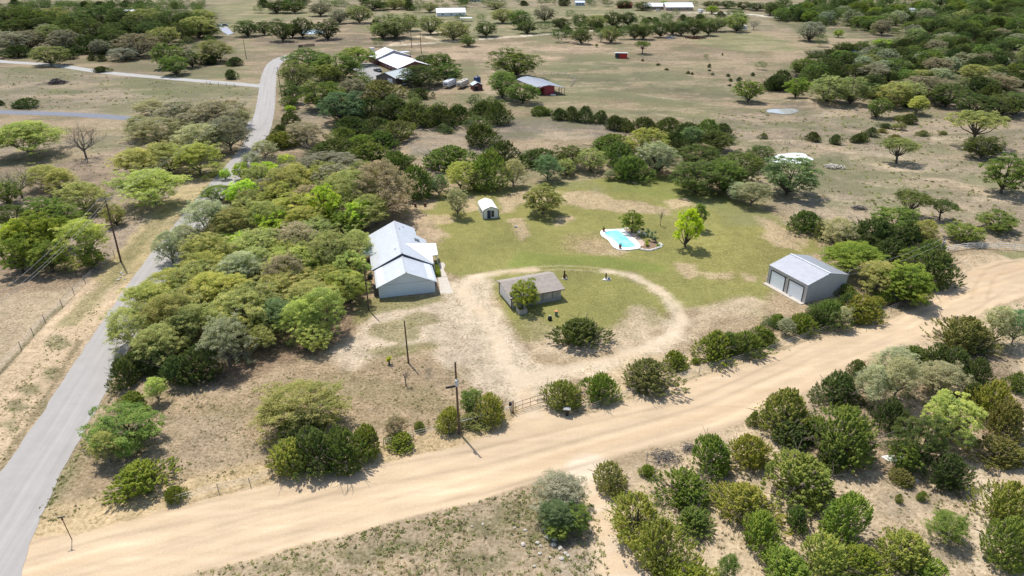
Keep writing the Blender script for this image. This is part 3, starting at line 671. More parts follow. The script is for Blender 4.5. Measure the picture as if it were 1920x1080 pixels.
def tree(kind, col, x_, y_, tot, W, label=None, group=None, u=0, v=0, rz=None):
    nm, kn, cat = KNAME[kind]; T, L = LIB[kind][trnd.randrange(len(LIB[kind]))]
    if rz is None: rz = trnd.uniform(0, 6.28)
    if kind == 'J': W *= 1.16; tot *= 1.08
    if y_ > 230: tot *= .92
    cloud_dim = 1 - .24 * min(1, max(0, (y_ - 200) / 200))  # far trees: cloud shade and bluish haze put into the leaf colour
    if col == 'l' and y_ < 240 and kind == 'R': tot *= 1.35
    b = COLR[col]; j = trnd.uniform(.82, 1.2); k = trnd.uniform(-.08, .08)
    ALLT.append((nm, (x_, y_, -.05), rz, label, cat, group, T, L, W, tot, (b[0] * j * (1 + k) * cloud_dim, b[1] * j * cloud_dim ** .8, b[2] * j * (1 - k) * cloud_dim ** .2, 1)))
def grow(spec):
    nm, loc, rz, label, cat, group, T, L, W, tot, colr = spec
    root = empty(nm, loc, rz, label, cat, group)
    t = link('trunk', T, root); ax_ = 1 + .13 * math.sin(rz * 7.3); t.scale = (W * ax_, W * (2 - ax_), tot)
    if L:
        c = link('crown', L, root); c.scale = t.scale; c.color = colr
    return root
ORD = ['first', 'second', 'third', 'fourth', 'fifth', 'sixth', 'seventh', 'eighth', 'ninth', 'tenth', 'eleventh', 'twelfth', 'thirteenth', 'fourteenth', 'fifteenth', 'sixteenth', 'seventeenth', 'eighteenth', 'nineteenth', 'twentieth']
def zone(where, spec, group=None, minz=.45):
    """where: words for the place; spec: 'Kc u v w h' entries"""
    items = []
    for e in spec.replace('\n', ';').split(';'):
        e = e.split()
        if len(e) == 5: items.append((e[0][0], e[0][1], *[float(q) for q in e[1:]]))
    for it, lab, g_ in labelled(items, where, group):
        x_, y_, tot, W = place(it[0], it[1], *it[2:], minz=minz); tree(it[0], it[1], x_, y_, tot, W, lab, g_)
def labelled(items, where, group=None):
    cl = {}
    for it in items: cl.setdefault((it[0], it[1]), []).append(it)
    for (k, c), L in cl.items():
        rows = {'': L}
        if len(L) > 6:
            hs = sorted(q[4] for q in L) if len(L[0]) > 6 else sorted(q[5] * scale_at(q[2], q[3]) for q in L); hq = lambda q: q[4] if len(L[0]) > 6 else q[5] * scale_at(q[2], q[3])
            a, b = hs[len(hs) // 3], hs[2 * len(hs) // 3]; rows = {'small ': [], 'middling ': [], 'tall ': []}
            for q in L: rows['small ' if hq(q) < a else 'tall ' if hq(q) > b else 'middling '].append(q)
        for sz, M in rows.items():
            M.sort(key=lambda q: q[2])
            for i, q in enumerate(M):
                lab = f"{sz}{CNAME[c]} {KNAME[k][1]} {where}"
                if len(M) > 1 and len(M) <= 22:
                    lab += ", leftmost" if i == 0 else ", rightmost" if i == len(M) - 1 else f", {ORD[i]} from left"
                import re
                if len(re.split(r'[ -]', lab)) > 16:
                    for a_ in (' spreading', ' leafy', ' bush', ' green', 'middling '): lab = lab.replace(a_, '', 1) if len(re.split(r'[ -]', lab)) > 16 else lab
                yield q, lab, group or KNAME[k][2] + 's ' + where
def scatter(where, poly, n, mix_, wr=(6, 10), gap=4.5, seed=1, hr=(.6, .85)):
    rnd = random.Random(seed); pts = px(poly); A = [(a[0], a[1]) for a in pts]; xs_ = [p[0] for p in A]; ys_ = [p[1] for p in A]; out = []; tries = 0
    while len(out) < n and tries < n * 60:
        tries += 1; p = (rnd.uniform(min(xs_), max(xs_)), rnd.uniform(min(ys_), max(ys_)))
        if sdf(np.array([p[0]]), np.array([p[1]]), A)[0] > 0: continue
        if any((p[0] - q[0]) ** 2 + (p[1] - q[1]) ** 2 < gap * gap for q in out): continue
        if any(abs(p[0] - r[1][0]) < gap * .75 and abs(p[1] - r[1][1]) < gap * .75 for r in ALLT): continue
        out.append(p)
    items = []
    for p in out:
        kc = rnd.choice(mix_); W = rnd.uniform(*wr); tot = W * rnd.uniform(*hr)
        f_ = p[1] * math.cos(PITCH) + CAM_H * math.sin(PITCH)
        items.append((kc[0], kc[1], 960 + FPX * p[0] / f_, 0, tot, W, p))
    for it, lab, g_ in labelled(items, where): tree(it[0], it[1], it[6][0], it[6][1], it[4], it[5], lab, g_)

GROW = 1.15
zone("between the drive and dirt road", "Jm 1372 640 40 44;Jb 1428 628 36 38;Jy 1062 737 60 60;Jb 1124 721 62 64;Jn 1210 698 86 68;Jb 1270 672 44 39;Jb 1304 674 17 16;Jb 1345 645 70 60;Jm 1402 635 64 52")
zone("below the grey metal garage", "Jd 1528 594 36 40;Jm 1586 566 42 44;Jm 1640 574 34 30;Jb 1660 556 30 26;Jb 1459 598 30 30;Jb 1441 628 34 36;Jb 1504 601 48 44;Ag 1476 610 38 34;Jm 1555 580 58 58;Ag 1580 590 36 44;Jy 1614 577 68 56;Jy 1645 562 26 22;Jb 1592 546 36 28;Rb 1703 540 78 54")
zone("in the thicket right of the grey garage", "Ab 1600 478 115 66;Jm 1514 410 56 46;Jn 1546 428 32 46;Ag 1573 430 66 60;Rm 1680 408 78 56;Jd 1640 430 80 66;Jd 1600 440 50 44;Jd 1697 440 70 60;An 1737 432 58 55;Jd 1757 500 78 76;Rm 1712 485 50 60;Rb 1705 520 80 70;Ao 1650 512 90 62;Jd 1668 470 70 60;Jd 1620 455 60 50;Jm 1745 470 60 50")
zone("standing on the open pasture at right", "Ud 1714 371 60 31;Ud 1770 385 46 24;Om 1872 412 66 38;Om 1810 433 62 32;Uo 1690 270 58 28;Od 1846 271 62 40;Rm 1893 318 78 64;Rt 1483 320 92 66;Uo 1840 218 82 42;Om 1651 196 40 40;As 1724 190 45 34")
zone("in the bush row on the pasture", "Jd 1526 255 25 21;Jd 1566 260 21 20;Jd 1606 258 24 18;Jd 1618 256 22 18;Jd 1634 245 20 20;Jd 1660 234 21 12;Jn 1654 243 18 10;Jd 1706 220 28 22;Jn 1687 219 22 11;An 1680 236 18 11;An 1693 235 16 13;Jn 1730 248 22 12;Jn 1680 255 22 10;Jn 1770 248 16 8")
GROW = 1.03
zone("in the scrub at the lower right", """Jn 1148 895 66 66;Jb 1216 879 32 31;Jy 1196 962 100 98;Jb 1293 917 98 76;Jy 1247 1015 100 115;Jm 1307 972 76 56;Jy 1395 932 105 90;Jb 1429 982 79 82
Jb 1345 845 82 84;Jy 1408 838 76 74;Jy 1519 890 138 116;Jb 1579 959 93 104;Jm 1499 965 45 54;Am 1368 1058 46 50;Jb 1285 1078 110 66;Jb 1485 1060 110 92;Jy 1560 1045 100 96;Jy 1697 1030 110 96;Jb 1620 1050 90 80;Am 1782 983 80 70;Jn 1694 894 46 38;Jb 1687 933 13 22;Jb 1728 928 20 21
Jd 1785 878 80 76;Jn 1890 845 88 66;Jy 1890 935 95 100;Jm 1902 1015 92 110;Jb 1740 1070 70 50""")
zone("in the thicket beyond the lower scrub", """Jy 1472 765 98 88;Jb 1412 783 22 30;Jd 1490 808 84 62;Jd 1577 722 76 74;Jm 1600 812 122 118;Jd 1613 688 42 34;Ag 1640 712 80 74;Ag 1690 700 90 84;Ag 1680 668 76 42;Ag 1768 702 100 66
Jm 1720 662 52 38;Jd 1760 664 52 44;Jd 1800 672 60 52;Jd 1840 690 44 60;Jd 1677 772 64 62;Od 1730 818 96 100;Ob 1700 850 60 60;Rs 1790 775 100 104;Jd 1830 735 52 70;Jy 1868 745 78 86;Jn 1898 782 72 80;Jn 1807 617 96 80;Jd 1838 630 40 60;Ag 1877 600 66 85;At 1912 605 60 95;Jm 1912 715 40 42;Jd 1560 850 60 60;Jb 1530 800 50 50""")
GROW = 1.12
zone("by the stones below the dirt road", "Ak 1050 918 108 56;At 1045 960 70 64;Rm 1077 965 54 52;Rm 1047 990 46 40")
zone("beside the tall brown pole by the gate", "Jy 838 779 46 54;Rm 884 748 44 50;Jy 925 762 54 62;Jn 890 786 46 30")
zone("along the yard edge left of the pole", "Jy 786 796 21 22;Ak 742 795 42 42;Jb 750 825 50 28;Jy 540 847 76 75;Jd 590 832 85 88;Jm 640 842 78 84;Jb 681 822 58 76;Od 562 802 84 50")
tree('A', 'o', *place('A', 'o', 562, 752, 150, 112), "thin oak with twisted dark limbs at the yard edge", None, 562, 752)
zone("on the corner of the two roads", "Om 232 800 120 84;Ao 196 832 56 70;Jb 255 885 98 74;Jb 327 920 38 38;Jb 245 752 52 46;As 290 725 42 52;Jd 232 692 52 56")
GROW = 1.30
zone("in the front of the oak grove", """Ao 240 606 80 76;As 282 555 100 56;As 325 525 92 62;Ao 310 585 95 85;As 390 540 95 75;Ao 355 600 85 75;Ao 295 637 86 76;Ag 420 630 84 88;Jd 372 674 64 90;Jd 335 684 52 74;Jd 250 675 44 60;Jd 288 668 52 60
Oo 475 560 85 90;At 518 585 68 70;Ao 490 628 46 50;As 560 590 68 100;As 603 570 80 85;Os 588 628 56 48;Rs 650 532 62 70;Ao 540 525 105 62;As 622 515 78 54""")
zone("in the middle of the oak grove", """As 390 495 92 66;Ao 473 487 80 60;Ak 532 505 70 70;Oo 617 465 86 80;Rs 655 498 62 60;Ao 668 452 56 56;As 546 467 82 56;As 386 467 64 46;Om 425 453 38 36;Rl 452 459 54 32;Ag 380 402 86 70
Ag 345 440 52 50;Ag 315 455 52 60;Ao 436 413 80 62;Ao 497 402 62 68;Rl 518 427 64 44;Rs 551 387 82 60;Rl 611 387 55 70;Rb 645 412 42 54;Rl 675 405 44 44;Rl 458 363 48 34;Am 411 360 58 34""")
zone("at the back of the oak grove", """Rl 451 323 26 22;Rl 422 328 16 14;Rl 500 325 42 28;Ak 493 350 46 38;Rl 521 343 28 30;Ak 538 318 46 28;Rl 537 305 30 20;Jd 568 330 22 24;Rs 596 328 46 50;Os 554 348 46 38;Ao 655 348 105 80;Ao 690 388 72 62
Ok 615 302 82 38;Ak 714 333 108 94;Bg 520 292 70 42;Bg 565 288 50 40;Ag 470 300 40 34;Ag 495 275 40 30;Ak 570 365 50 40;Oo 470 385 50 40""")
GROW = 1.28
zone("in the tree line behind the house", """Jd 617 276 76 32;Jm 690 284 80 36;Jm 750 300 46 40;Jm 787 335 56 68;Jm 835 291 86 44;Jm 908 312 66 76;At 822 342 34 60;As 862 322 60 52;Jd 935 280 56 46;Ag 962 316 42 54;Jd 1003 290 66 36;At 1027 308 52 46;Od 1070 290 42 50
Oo 1108 295 44 52;Oo 1062 310 32 36;Jm 1160 285 62 50;Jm 1182 308 66 50;Og 1232 288 62 56;Ag 1143 325 22 18;Od 1308 326 84 58;Om 1362 322 64 60;Od 1310 290 76 46;Od 1388 307 68 56;Od 1425 288 42 42;Ag 1385 355 36 34;Ag 1412 358 56 44;Jm 1140 266 70 38""")
GROW = 1.15
zone("in the hedge row beyond the brush", """Jm 1013 204 32 22;Jd 1048 209 28 28;Jm 1025 209 16 14;Jd 1073 208 30 32;Jd 1098 210 30 34;Jd 1126 216 28 28;Jd 1154 224 36 34;Jd 1177 231 32 28;Jd 1210 230 50 36;Jd 1248 232 50 38;Jd 1290 240 50 36;Jm 1325 240 50 38;Jd 1355 240 38 34
Os 1214 262 74 52;Jd 1265 262 46 46;Rt 1297 252 42 34;Od 1345 260 56 36;Jn 1433 254 15 12""")
zone("around the white-roofed homestead", """Om 575 105 80 42;Om 630 115 84 48;Oo 553 130 56 54;As 614 130 46 34;Rb 668 98 56 32;Od 545 168 42 42;Om 602 168 78 54;Rt 640 188 80 56;Ok 660 160 50 40;Om 541 188 28 24;Rl 543 202 18 12;Jd 546 218 42 26;Jd 527 238 26 22;Jn 713 165 72 36;Od 788 134 76 40
Od 794 110 34 22;Rm 826 110 44 34;Rm 838 130 52 36;Om 708 77 20 15;Jd 650 205 60 36;Jd 692 195 60 45;Jd 736 200 60 46;Jd 780 205 60 48;Jd 825 210 60 48;Jd 862 206 48 40;Jd 906 197 56 38;Jd 934 206 46 48;Jd 660 230 60 44;Jd 702 232 60 42;Jn 745 240 60 42;Jd 905 245 64 50;Jd 785 172 42 24
Ak 570 243 80 30;Jy 525 258 60 34;Jm 640 250 46 32;Jb 670 264 60 30;Jm 715 258 56 36;Om 960 107 78 50;Om 943 146 56 52;Om 980 168 52 38;Jd 520 252 40 24""")
zone("beside the far gravel road", """Om 876 73 32 20;Oo 851 50 55 34;Od 911 50 42 26;Oo 806 38 40 34;Oo 735 38 68 42;Oo 718 50 50 30;Jd 705 42 22 24;Oo 768 35 34 30;Oo 672 18 44 32;Ok 600 12 42 24;Ok 634 25 34 26;Oo 781 12 20 16;Oo 806 10 28 18;Od 862 30 20 12;Od 902 30 20 14;Oo 943 24 40 26;Od 550 10 40 20;Od 520 8 40 22;Od 700 6 40 18;Oo 740 4 40 18;Oo 930 8 30 12""")
zone("around the bright blue pond", "Od 492 47 28 34;Od 523 48 44 38;Od 565 43 46 36;Od 612 48 46 34;Om 460 46 45 30;Od 545 52 30 26")
zone("in the woods at the far left", """Od 20 20 60 36;Om 60 25 60 40;Oo 100 22 60 36;Od 140 35 60 44;Od 185 20 60 40;Od 225 25 52 40;Oo 270 25 60 40;Od 310 30 60 40;Od 350 30 60 40;Ok 22 70 60 36;Ok 50 66 50 36;Oo 92 58 50 40;Ok 118 68 56 40;Od 168 50 60 48;Jd 172 78 60 36;Od 208 62 46 40;Ok 255 75 72 42;Oo 305 60 52 36
Ok 185 83 32 28;Oo 90 97 60 36;Jd 30 92 52 26;Jd 128 100 24 20;Jd 140 88 26 18;Jd 193 92 24 18;Jd 171 106 15 14;Jd 190 107 17 14;Ok 230 97 48 24;Jd 188 128 28 10;Om 310 95 54 44;Om 325 115 50 36;Od 355 105 36 30;Ao 398 85 72 40;Jd 392 108 42 22;Jd 437 112 30 20;Jd 432 136 24 22;Oo 370 40 60 40;As 380 25 50 28;Oo 390 52 40 24;Od 340 50 40 36
Jd 40 191 42 20;Jd 0 190 14 14;Od 130 55 46 36;Od 80 40 50 34;Od 30 45 56 32;Od 240 45 50 36;Od 280 50 50 34""")
GROW = 1.3
zone("in the brown brush beside the road", """Ag 280 196 56 30;Ak 335 205 88 60;Ak 395 205 88 64;Ag 300 240 88 56;Ag 262 232 56 42;Ag 372 252 88 58;Ak 425 238 66 60;Ak 432 200 52 48;Ak 352 230 70 50;Ag 448 215 34 40""")
zone("on the flat left of the road", """As 45 250 118 62;Bk 148 248 72 56;Ao 255 300 90 60;Ao 310 288 90 58;As 368 290 76 56;As 280 342 112 68;Bg 28 330 62 50;Ao 82 326 64 44;Ao 112 332 56 44;Om 10 358 42 48;Ao 150 362 82 56""")
GROW = 1.15
zone("behind the pole with crossarms", """Rm 80 390 66 50;Rb 62 430 92 74;Rl 40 450 60 50;Rb 30 470 66 62;As 148 440 84 82;Rb 110 430 60 56;Om 112 402 66 48;Rm 88 474 64 56;Oo 212 400 38 60;Od 20 402 50 58;Rb 170 480 40 50""")
zone("on the mown lawn", "Rn 1019 369 68 50;Rb 1187 413 39 38;Jd 1087 612 84 62;Pm 1312 399 34 48;Ag 857 372 46 50")
tree('P', 'v', *place('P', 'v', 1293, 416, 50, 72), "bright lime-green upright tree casting a round shadow on the lawn", None, 1293, 415)
tree('R', 'b', *place('R', 'b', 985, 546, 54, 56), "bright green tree in front of the old weathered shed", None, 985, 546)
zone("beyond the paddock at the top centre", """Om 975 27 38 36;Ok 1021 20 38 28;Od 990 47 34 22;Od 1022 45 26 22;Od 1052 40 30 22;Od 1070 24 20 20;Od 1088 34 28 28;Oo 1117 35 32 26;Od 1150 30 34 28;Od 1178 30 30 28;Od 1200 34 22 24;Oo 1050 62 26 26;Oo 1068 62 26 26;Od 1091 64 34 26;Ag 1127 65 18 18;Oo 1146 60 32 28;Od 1167 58 24 26
Od 1192 55 28 26;Od 1210 55 30 26;Od 1240 50 30 28;Od 1262 48 30 24;Od 1278 50 28 24;Od 1303 46 34 30;Od 1330 48 30 26;Og 1250 29 26 14;Od 1268 22 14 13;Oo 1345 40 34 26;Od 1364 40 26 26;Os 1382 35 38 32;Bg 1415 40 26 17;Rl 1337 15 20 15;Um 1206 80 28 20;Rb 1405 163 48 38;Od 1427 120 20 16;Om 1324 104 9 11
Rl 1245 4 16 8;Od 1335 6 30 14;Od 1365 6 30 14;Od 1395 8 30 14;Od 1420 10 30 14;Ok 1372 12 18 12;Od 1205 8 30 16;Od 1170 5 30 14;Oo 1140 4 20 12;Od 1110 4 20 10;Od 1300 4 20 8""")
zone("on the slope below the red shed", "Jd 1290 135 7 7;Jd 1298 137 6 6;Jd 1330 122 6 9;Jd 1330 131 6 4;Jd 1366 140 7 7;Jd 1371 149 8 7;Jd 1385 147 10 10;Jd 1250 129 8 5;Jd 1234 120 8 5;Jd 1205 112 5 5;Jd 1336 138 6 6;Jd 1412 138 8 8;Jd 1368 159 7 4;Jd 1355 101 4 5;Rb 1119 84 6 6")
zone("at the edge of the woods on the right", """Rb 1496 158 44 36;Oo 1558 158 70 52;Oo 1602 160 56 50;Oo 1680 168 60 48;Oo 1705 165 56 44;Ok 1735 155 80 46;Ok 1640 130 50 34;Jd 1465 145 54 36;Jd 1450 150 40 34;Jd 1530 140 50 36;Ok 1530 118 46 24;Od 1830 188 70 44;Od 1882 190 60 40;Od 1912 186 50 40;Od 1780 170 60 44;Om 1680 120 60 36;Rm 1745 105 40 36;Rb 1750 120 40 20;Rl 1766 138 18 14
Od 1640 150 40 40;Jd 1640 165 40 34;Ok 1523 50 48 36;Oo 1541 72 24 22;Rl 1573 60 17 14;Rl 1655 78 34 16;Jd 1600 90 46 24;Ok 1640 95 50 24;Jd 1560 100 60 22;Jd 1710 180 40 36;Jd 1860 170 50 40;Ok 1880 150 56 30;Ob 1797 148 14 16""")
scatter("deep in the woods on the right", [(1455, 140), (1530, 112), (1640, 96), (1700, 80), (1780, 70), (1960, 66), (2000, 190), (1860, 180), (1740, 170), (1600, 160), (1500, 160)], 130, ['Od', 'Od', 'Jd', 'Ok', 'Om', 'Oo', 'Jd', 'Og', 'Od', 'Rm'], (9, 14), 6.5, 3)
scatter("in the far woods at the upper right", [(1440, 44), (1440, 20), (1560, 8), (2000, 8), (2000, 66), (1780, 70), (1660, 72), (1600, 56), (1500, 48)], 190, ['Od', 'Od', 'Jd', 'Ok', 'Om', 'Oo', 'Od', 'Rm', 'Rm', 'Og', 'Rb'], (11, 18), 9, 5)
scatter("in the far woods at the upper left", [(-60, 90), (-60, 10), (380, 10), (370, 50), (300, 80), (120, 80)], 120, ['Od', 'Od', 'Jd', 'Ok', 'Om', 'Oo', 'Od'], (10, 15), 7.5, 7)
scatter("inside the oak grove", [(300, 600), (330, 540), (420, 430), (520, 310), (690, 350), (680, 450), (630, 590), (560, 640), (420, 700), (300, 700)], 26, ['Oo', 'Ag', 'Oo', 'Os', 'Ok', 'As', 'Ao'], (8, 12), 5.5, 9, (.62, .85))
scatter("scattered at the top of the meadow", [(480, 26), (960, 16), (1200, 4), (900, 2), (480, 8)], 54, ['Od', 'Oo', 'Jd', 'Od', 'Ok'], (9, 15), 12, 12)
scatter("behind the top paddock", [(1040, 72), (1180, 66), (1400, 40), (1380, 26), (1200, 42), (1040, 40)], 34, ['Od', 'Oo', 'Jd', 'Jd', 'Ok'], (7, 11), 8, 14)

# individuals: the nearest 292 of each kind; the rest of a kind is one far mass
by = {}
for sp in ALLT: by.setdefault(sp[0], []).append(sp)
REST = []
for nm, L in by.items():
    L.sort(key=lambda sp: -sp[8] / math.hypot(sp[1][1], CAM_H))
    for i, sp in enumerate(L):
        if i < 292: grow(sp)
        else: REST.append(sp)
# the far-off wood beyond: one mass of simple crowns
def far_wood():
    rng = np.random.default_rng(5); Vs, Fs, Ts, n0 = [], [], [], 0
    T, L = LIB['O'][0]; me = L; nv = len(me.vertices)
    co = np.empty(nv * 3, np.float32); me.vertices.foreach_get("co", co); co = co.reshape(-1, 4, 3)
    for k in range(900):
        y_ = rng.uniform(835, 1900); x_ = rng.uniform(-1, 1) * (.62 * y_ + 120)
        if 700 < y_ < 900 and -230 < x_ < 250 and rng.random() < .8: continue
        sel_ = rng.choice(len(co), 420 if y_ < 1100 else 160, replace=False); W = rng.uniform(11, 18); q = co[sel_].copy(); c = q.mean(1, keepdims=True); q = c + (q - c) * (3.4 if y_ < 1100 else 6)
        Vs.append((q * np.array([W, W, W * .72]) + np.array([x_, y_, 0])).reshape(-1, 3)); Ts.append(np.full(len(sel_) * 4, rng.uniform(0, 1)))
    for nm, loc, rz, _, _, _, T, Lm, W, tot, colr in REST:
        sel_ = rng.choice(len(co), 1500, replace=False); q = co[sel_].copy(); c = q.mean(1, keepdims=True); q = c + (q - c) * 2.2; si, cs_ = math.sin(rz), math.cos(rz)
        q = np.stack([q[..., 0] * cs_ - q[..., 1] * si, q[..., 0] * si + q[..., 1] * cs_, q[..., 2]], -1)
        Vs.append((q * np.array([W, W, tot]) + np.array([loc[0], loc[1], 0])).reshape(-1, 3)); Ts.append(np.full(len(sel_) * 4, rng.uniform(0, 1)))
    V = np.concatenate(Vs); me = npmesh("distant_woodland", V, np.arange(len(V)).reshape(-1, 4), M_LEAF, {"tint": np.concatenate(Ts)})
    o = link("distant_woodland", me); o.color = (.085, .12, .05, 1); tag(o, "distant mass of woodland along the top of the view", "woodland", kind='stuff')
far_wood()
def undergrowth():
    rng = np.random.default_rng(15); L = LIB['J'][1][1]; nv = len(L.vertices); co = np.empty(nv * 3, np.float32); L.vertices.foreach_get("co", co); co = co.reshape(-1, 4, 3); Vs, Ts = [], []
    for poly, n in (([(1470, 150), (1530, 108), (1640, 92), (1700, 76), (1640, 64), (1500, 46), (1450, 36), (1450, 12), (2000, 8), (2050, 186), (1860, 188), (1740, 180), (1600, 168), (1500, 160)], 700), ([(-80, 92), (-80, 8), (380, 8), (400, 60), (400, 100), (300, 92), (120, 84)], 330),
                    ([(300, 660), (330, 560), (430, 430), (560, 320), (690, 360), (680, 440), (640, 540), (500, 600), (420, 690), (340, 710)], 60), ([(640, 190), (940, 190), (940, 250), (640, 250)], 50), ([(1040, 72), (1180, 66), (1400, 46), (1400, 34), (1200, 46), (1040, 56)], 60), ([(1960, 560), (3000, 560), (3400, 1300), (2050, 1200)], 90), ([(1960, 190), (2900, 190), (3200, 470), (1960, 470)], 90), ([(-900, 190), (-40, 190), (-60, 700), (-1400, 700)], 90), ([(770, 300), (1000, 292), (1260, 300), (1420, 310), (1420, 270), (1280, 262), (1000, 280), (800, 285)], 40), ([(560, 120), (700, 140), (700, 190), (620, 200), (560, 170)], 20), ([(1320, 650), (1420, 622), (1560, 585), (1680, 556), (1660, 545), (1500, 590), (1320, 635)], 34), ([(1560, 480), (1740, 420), (1770, 500), (1700, 545), (1620, 520)], 22), ([(1440, 790), (1600, 700), (1840, 660), (1860, 800), (1700, 840), (1560, 860)], 46)):
        A = px(poly); xs_ = [a[0] for a in A]; ys_ = [a[1] for a in A]; p = np.stack([rng.uniform(min(xs_), max(xs_), n * 3), rng.uniform(min(ys_), max(ys_), n * 3)], 1); p = p[sdf(p[:, 0], p[:, 1], A) < 0][:n]
        for q in p:
            big = q[1] > 220; W = rng.uniform(5, 10) if big else rng.uniform(1.6, 3.2); H_ = W * rng.uniform(.4, .65); sel_ = rng.choice(len(co), 500 if big else 1500, replace=False); c = co[sel_].copy(); m = c.mean(1, keepdims=True); c = m + (c - m) * (3.2 if big else 1.8); a = rng.uniform(0, 6.28)
            c = np.stack([c[..., 0] * math.cos(a) - c[..., 1] * math.sin(a), c[..., 0] * math.sin(a) + c[..., 1] * math.cos(a), c[..., 2]], -1)
            Vs.append((c * [W, W, H_] + [q[0], q[1], -.1]).reshape(-1, 3)); t0 = rng.uniform(0, 1); Ts.append(np.full(len(sel_) * 4, t0))
    V = np.concatenate(Vs); o = link("undergrowth", npmesh("undergrowth", V, np.arange(len(V)).reshape(-1, 4), M_LEAF, {"tint": np.concatenate(Ts)})); o.color = (.13, .16, .07, 1)
    tag(o, "dark low brush filling the gaps between the trees of the woods", "undergrowth", kind='stuff')
undergrowth()
# ground litter, weeds and dry tufts: nobody could count them
def tufts():
    rng = np.random.default_rng(8); Vs, Ts = [], []
    def patch(poly, n, size, green):
        A = px(poly); xs_ = [a[0] for a in A]; ys_ = [a[1] for a in A]; p = np.stack([rng.uniform(min(xs_), max(xs_), n * 3), rng.uniform(min(ys_), max(ys_), n * 3)], 1)
        d = sdf(p[:, 0], p[:, 1], A); cl = fbm(p[:, 0], p[:, 1], 3.5, 3, 77); p = p[(d < 0) & (cl > rng.uniform(-.5, .45, len(p)))][:n]
        for q in p:
            s = size * rng.uniform(.4, 1.5); m = 9; c = np.stack([q[0] + rng.normal(0, s * .5, m), q[1] + rng.normal(0, s * .5, m), rng.uniform(.0, s * .6, m)], 1)
            V, _ = leaf_quads(c, rng.normal(size=(m, 3)) + [0, 0, .3], s * .55, rng, .6); Vs.append(V); Ts.append(np.full(m * 4, -1. if rng.random() > green else rng.uniform(0, 1)))
    patch([(330, 1080), (480, 1048), (700, 990), (1000, 912), (1080, 905), (1120, 960), (1150, 1080)], 1500, .17, .75)
    patch([(70, 985), (220, 950), (480, 900), (860, 815), (940, 795), (950, 780), (860, 790), (480, 875), (330, 900), (120, 940)], 900, .16, .4)
    patch([(80, 980), (150, 860), (220, 740), (225, 700), (200, 760), (120, 880), (70, 960)], 700, .15, .6)
    patch([(0, 880), (130, 670), (200, 560), (100, 620), (0, 760)], 600, .14, .5)
    patch([(240, 740), (700, 640), (850, 700), (940, 760), (600, 870), (230, 960)], 1500, .13, .6)
    patch([(1140, 880), (1300, 828), (1440, 775), (1700, 650), (1920, 560), (1920, 1080), (1190, 1080)], 2600, .17, .5)
    patch([(1040, 780), (1310, 712), (1520, 645), (1700, 582), (1650, 600), (1300, 700), (1110, 770)], 500, .15, .5)
    patch([(1340, 210), (1920, 200), (1920, 460), (1640, 410), (1400, 330)], 1200, .4, .7)
    patch([(0, 290), (230, 260), (330, 350), (200, 500), (0, 480)], 500, .25, .4)
    patch([(0, 125), (470, 165), (470, 200), (0, 205)], 500, .4, .5)
    V = np.concatenate(Vs); me = npmesh("weeds", V, np.arange(len(V)).reshape(-1, 4), M_LEAF, {"tint": np.concatenate(Ts)})
    o = link("weeds", me); o.color = (.24, .25, .12, 1); tag(o, "low weeds and dry tufts scattered over the soil", "weeds", kind='stuff')
tufts()
# ------------------------------------------------------------------ buildings
def local(o, rz):
    c, s = math.cos(rz), math.sin(rz)
    return lambda x_, y_: (o[0] + x_ * c - y_ * s, o[1] + x_ * s + y_ * c)
M_ROOF = ribbed("galvanised_roof", (.58, .60, .63), .40, 0, .38, .25, .80)
M_ROOFW = plain("white_metal_roof", (.82, .83, .84), .35, 0, .06)
M_WHITE = plain("white_paint", (.78, .78, .76), .5, 0, .08)
M_PALEBLUE = ribbed("pale_blue_siding", (.62, .70, .74), .32, 2, .6, 0, .88, .08, .15)
M_TRIM = plain("grey_trim", (.42, .42, .42), .6)
M_DARK = plain("dark_opening", (.018, .018, .02), .8)
M_CONC = plain("concrete", (.50, .45, .38), .85, var=.12)
M_RUST = plain("rusty_steel", (.13, .055, .035), .75, var=.35, scale=5)
M_POLE = plain("creosoted_wood", (.135, .085, .055), .85, var=.35, scale=3)
M_POLEG = plain("grey_wood", (.26, .23, .20), .85, var=.3, scale=3)
M_BLACK = plain("black_plastic", (.02, .02, .022), .5)
M_GALV = plain("galvanised_steel", (.42, .43, .45), .4, .5)
M_STONE = plain("limestone", (.55, .50, .42), .9, var=.3, scale=4)
def house_obj(name, o, rz, label, cat, group=None): return empty(name, (o[0], o[1], 0), rz, label, cat, group)
def gable(root, L, W, eave, apex, wall, roof, oh=.4, x0=0, y0=0, z0=-.1, th=.10, nm=('wall', 'roof')):
    """ridge along local y; body x0..x0+W, y0..y0+L"""
    MB().prism([(x0, z0), (x0 + W, z0), (x0 + W, eave), (x0 + W / 2, apex), (x0, eave)], y0, y0 + L).build(nm[0], wall, root)
    k = (apex - eave) / (W / 2); d = .03; e = eave - k * oh + d; a = apex + d
    r = MB(); r.slab([(x0 - oh, y0 - oh, e + th), (x0 + W / 2, y0 - oh, a + th), (x0 + W / 2, y0 + L + oh, a + th), (x0 - oh, y0 + L + oh, e + th)], th)
    r.slab([(x0 + W / 2 + .002, y0 - oh, a + th), (x0 + W + oh, y0 - oh, e + th), (x0 + W + oh, y0 + L + oh, e + th), (x0 + W / 2 + .002, y0 + L + oh, a + th)], th)
    ro = r.build(nm[1], roof, root)
    MB().slab([(x0 + W / 2 - .16, y0 - oh - .02, a + th + .025), (x0 + W / 2 + .16, y0 - oh - .02, a + th + .025), (x0 + W / 2 + .16, y0 + L + oh + .02, a + th + .025), (x0 + W / 2 - .16, y0 + L + oh + .02, a + th + .025)], .05).build('ridge_cap', M_GALV, ro)
    return ro
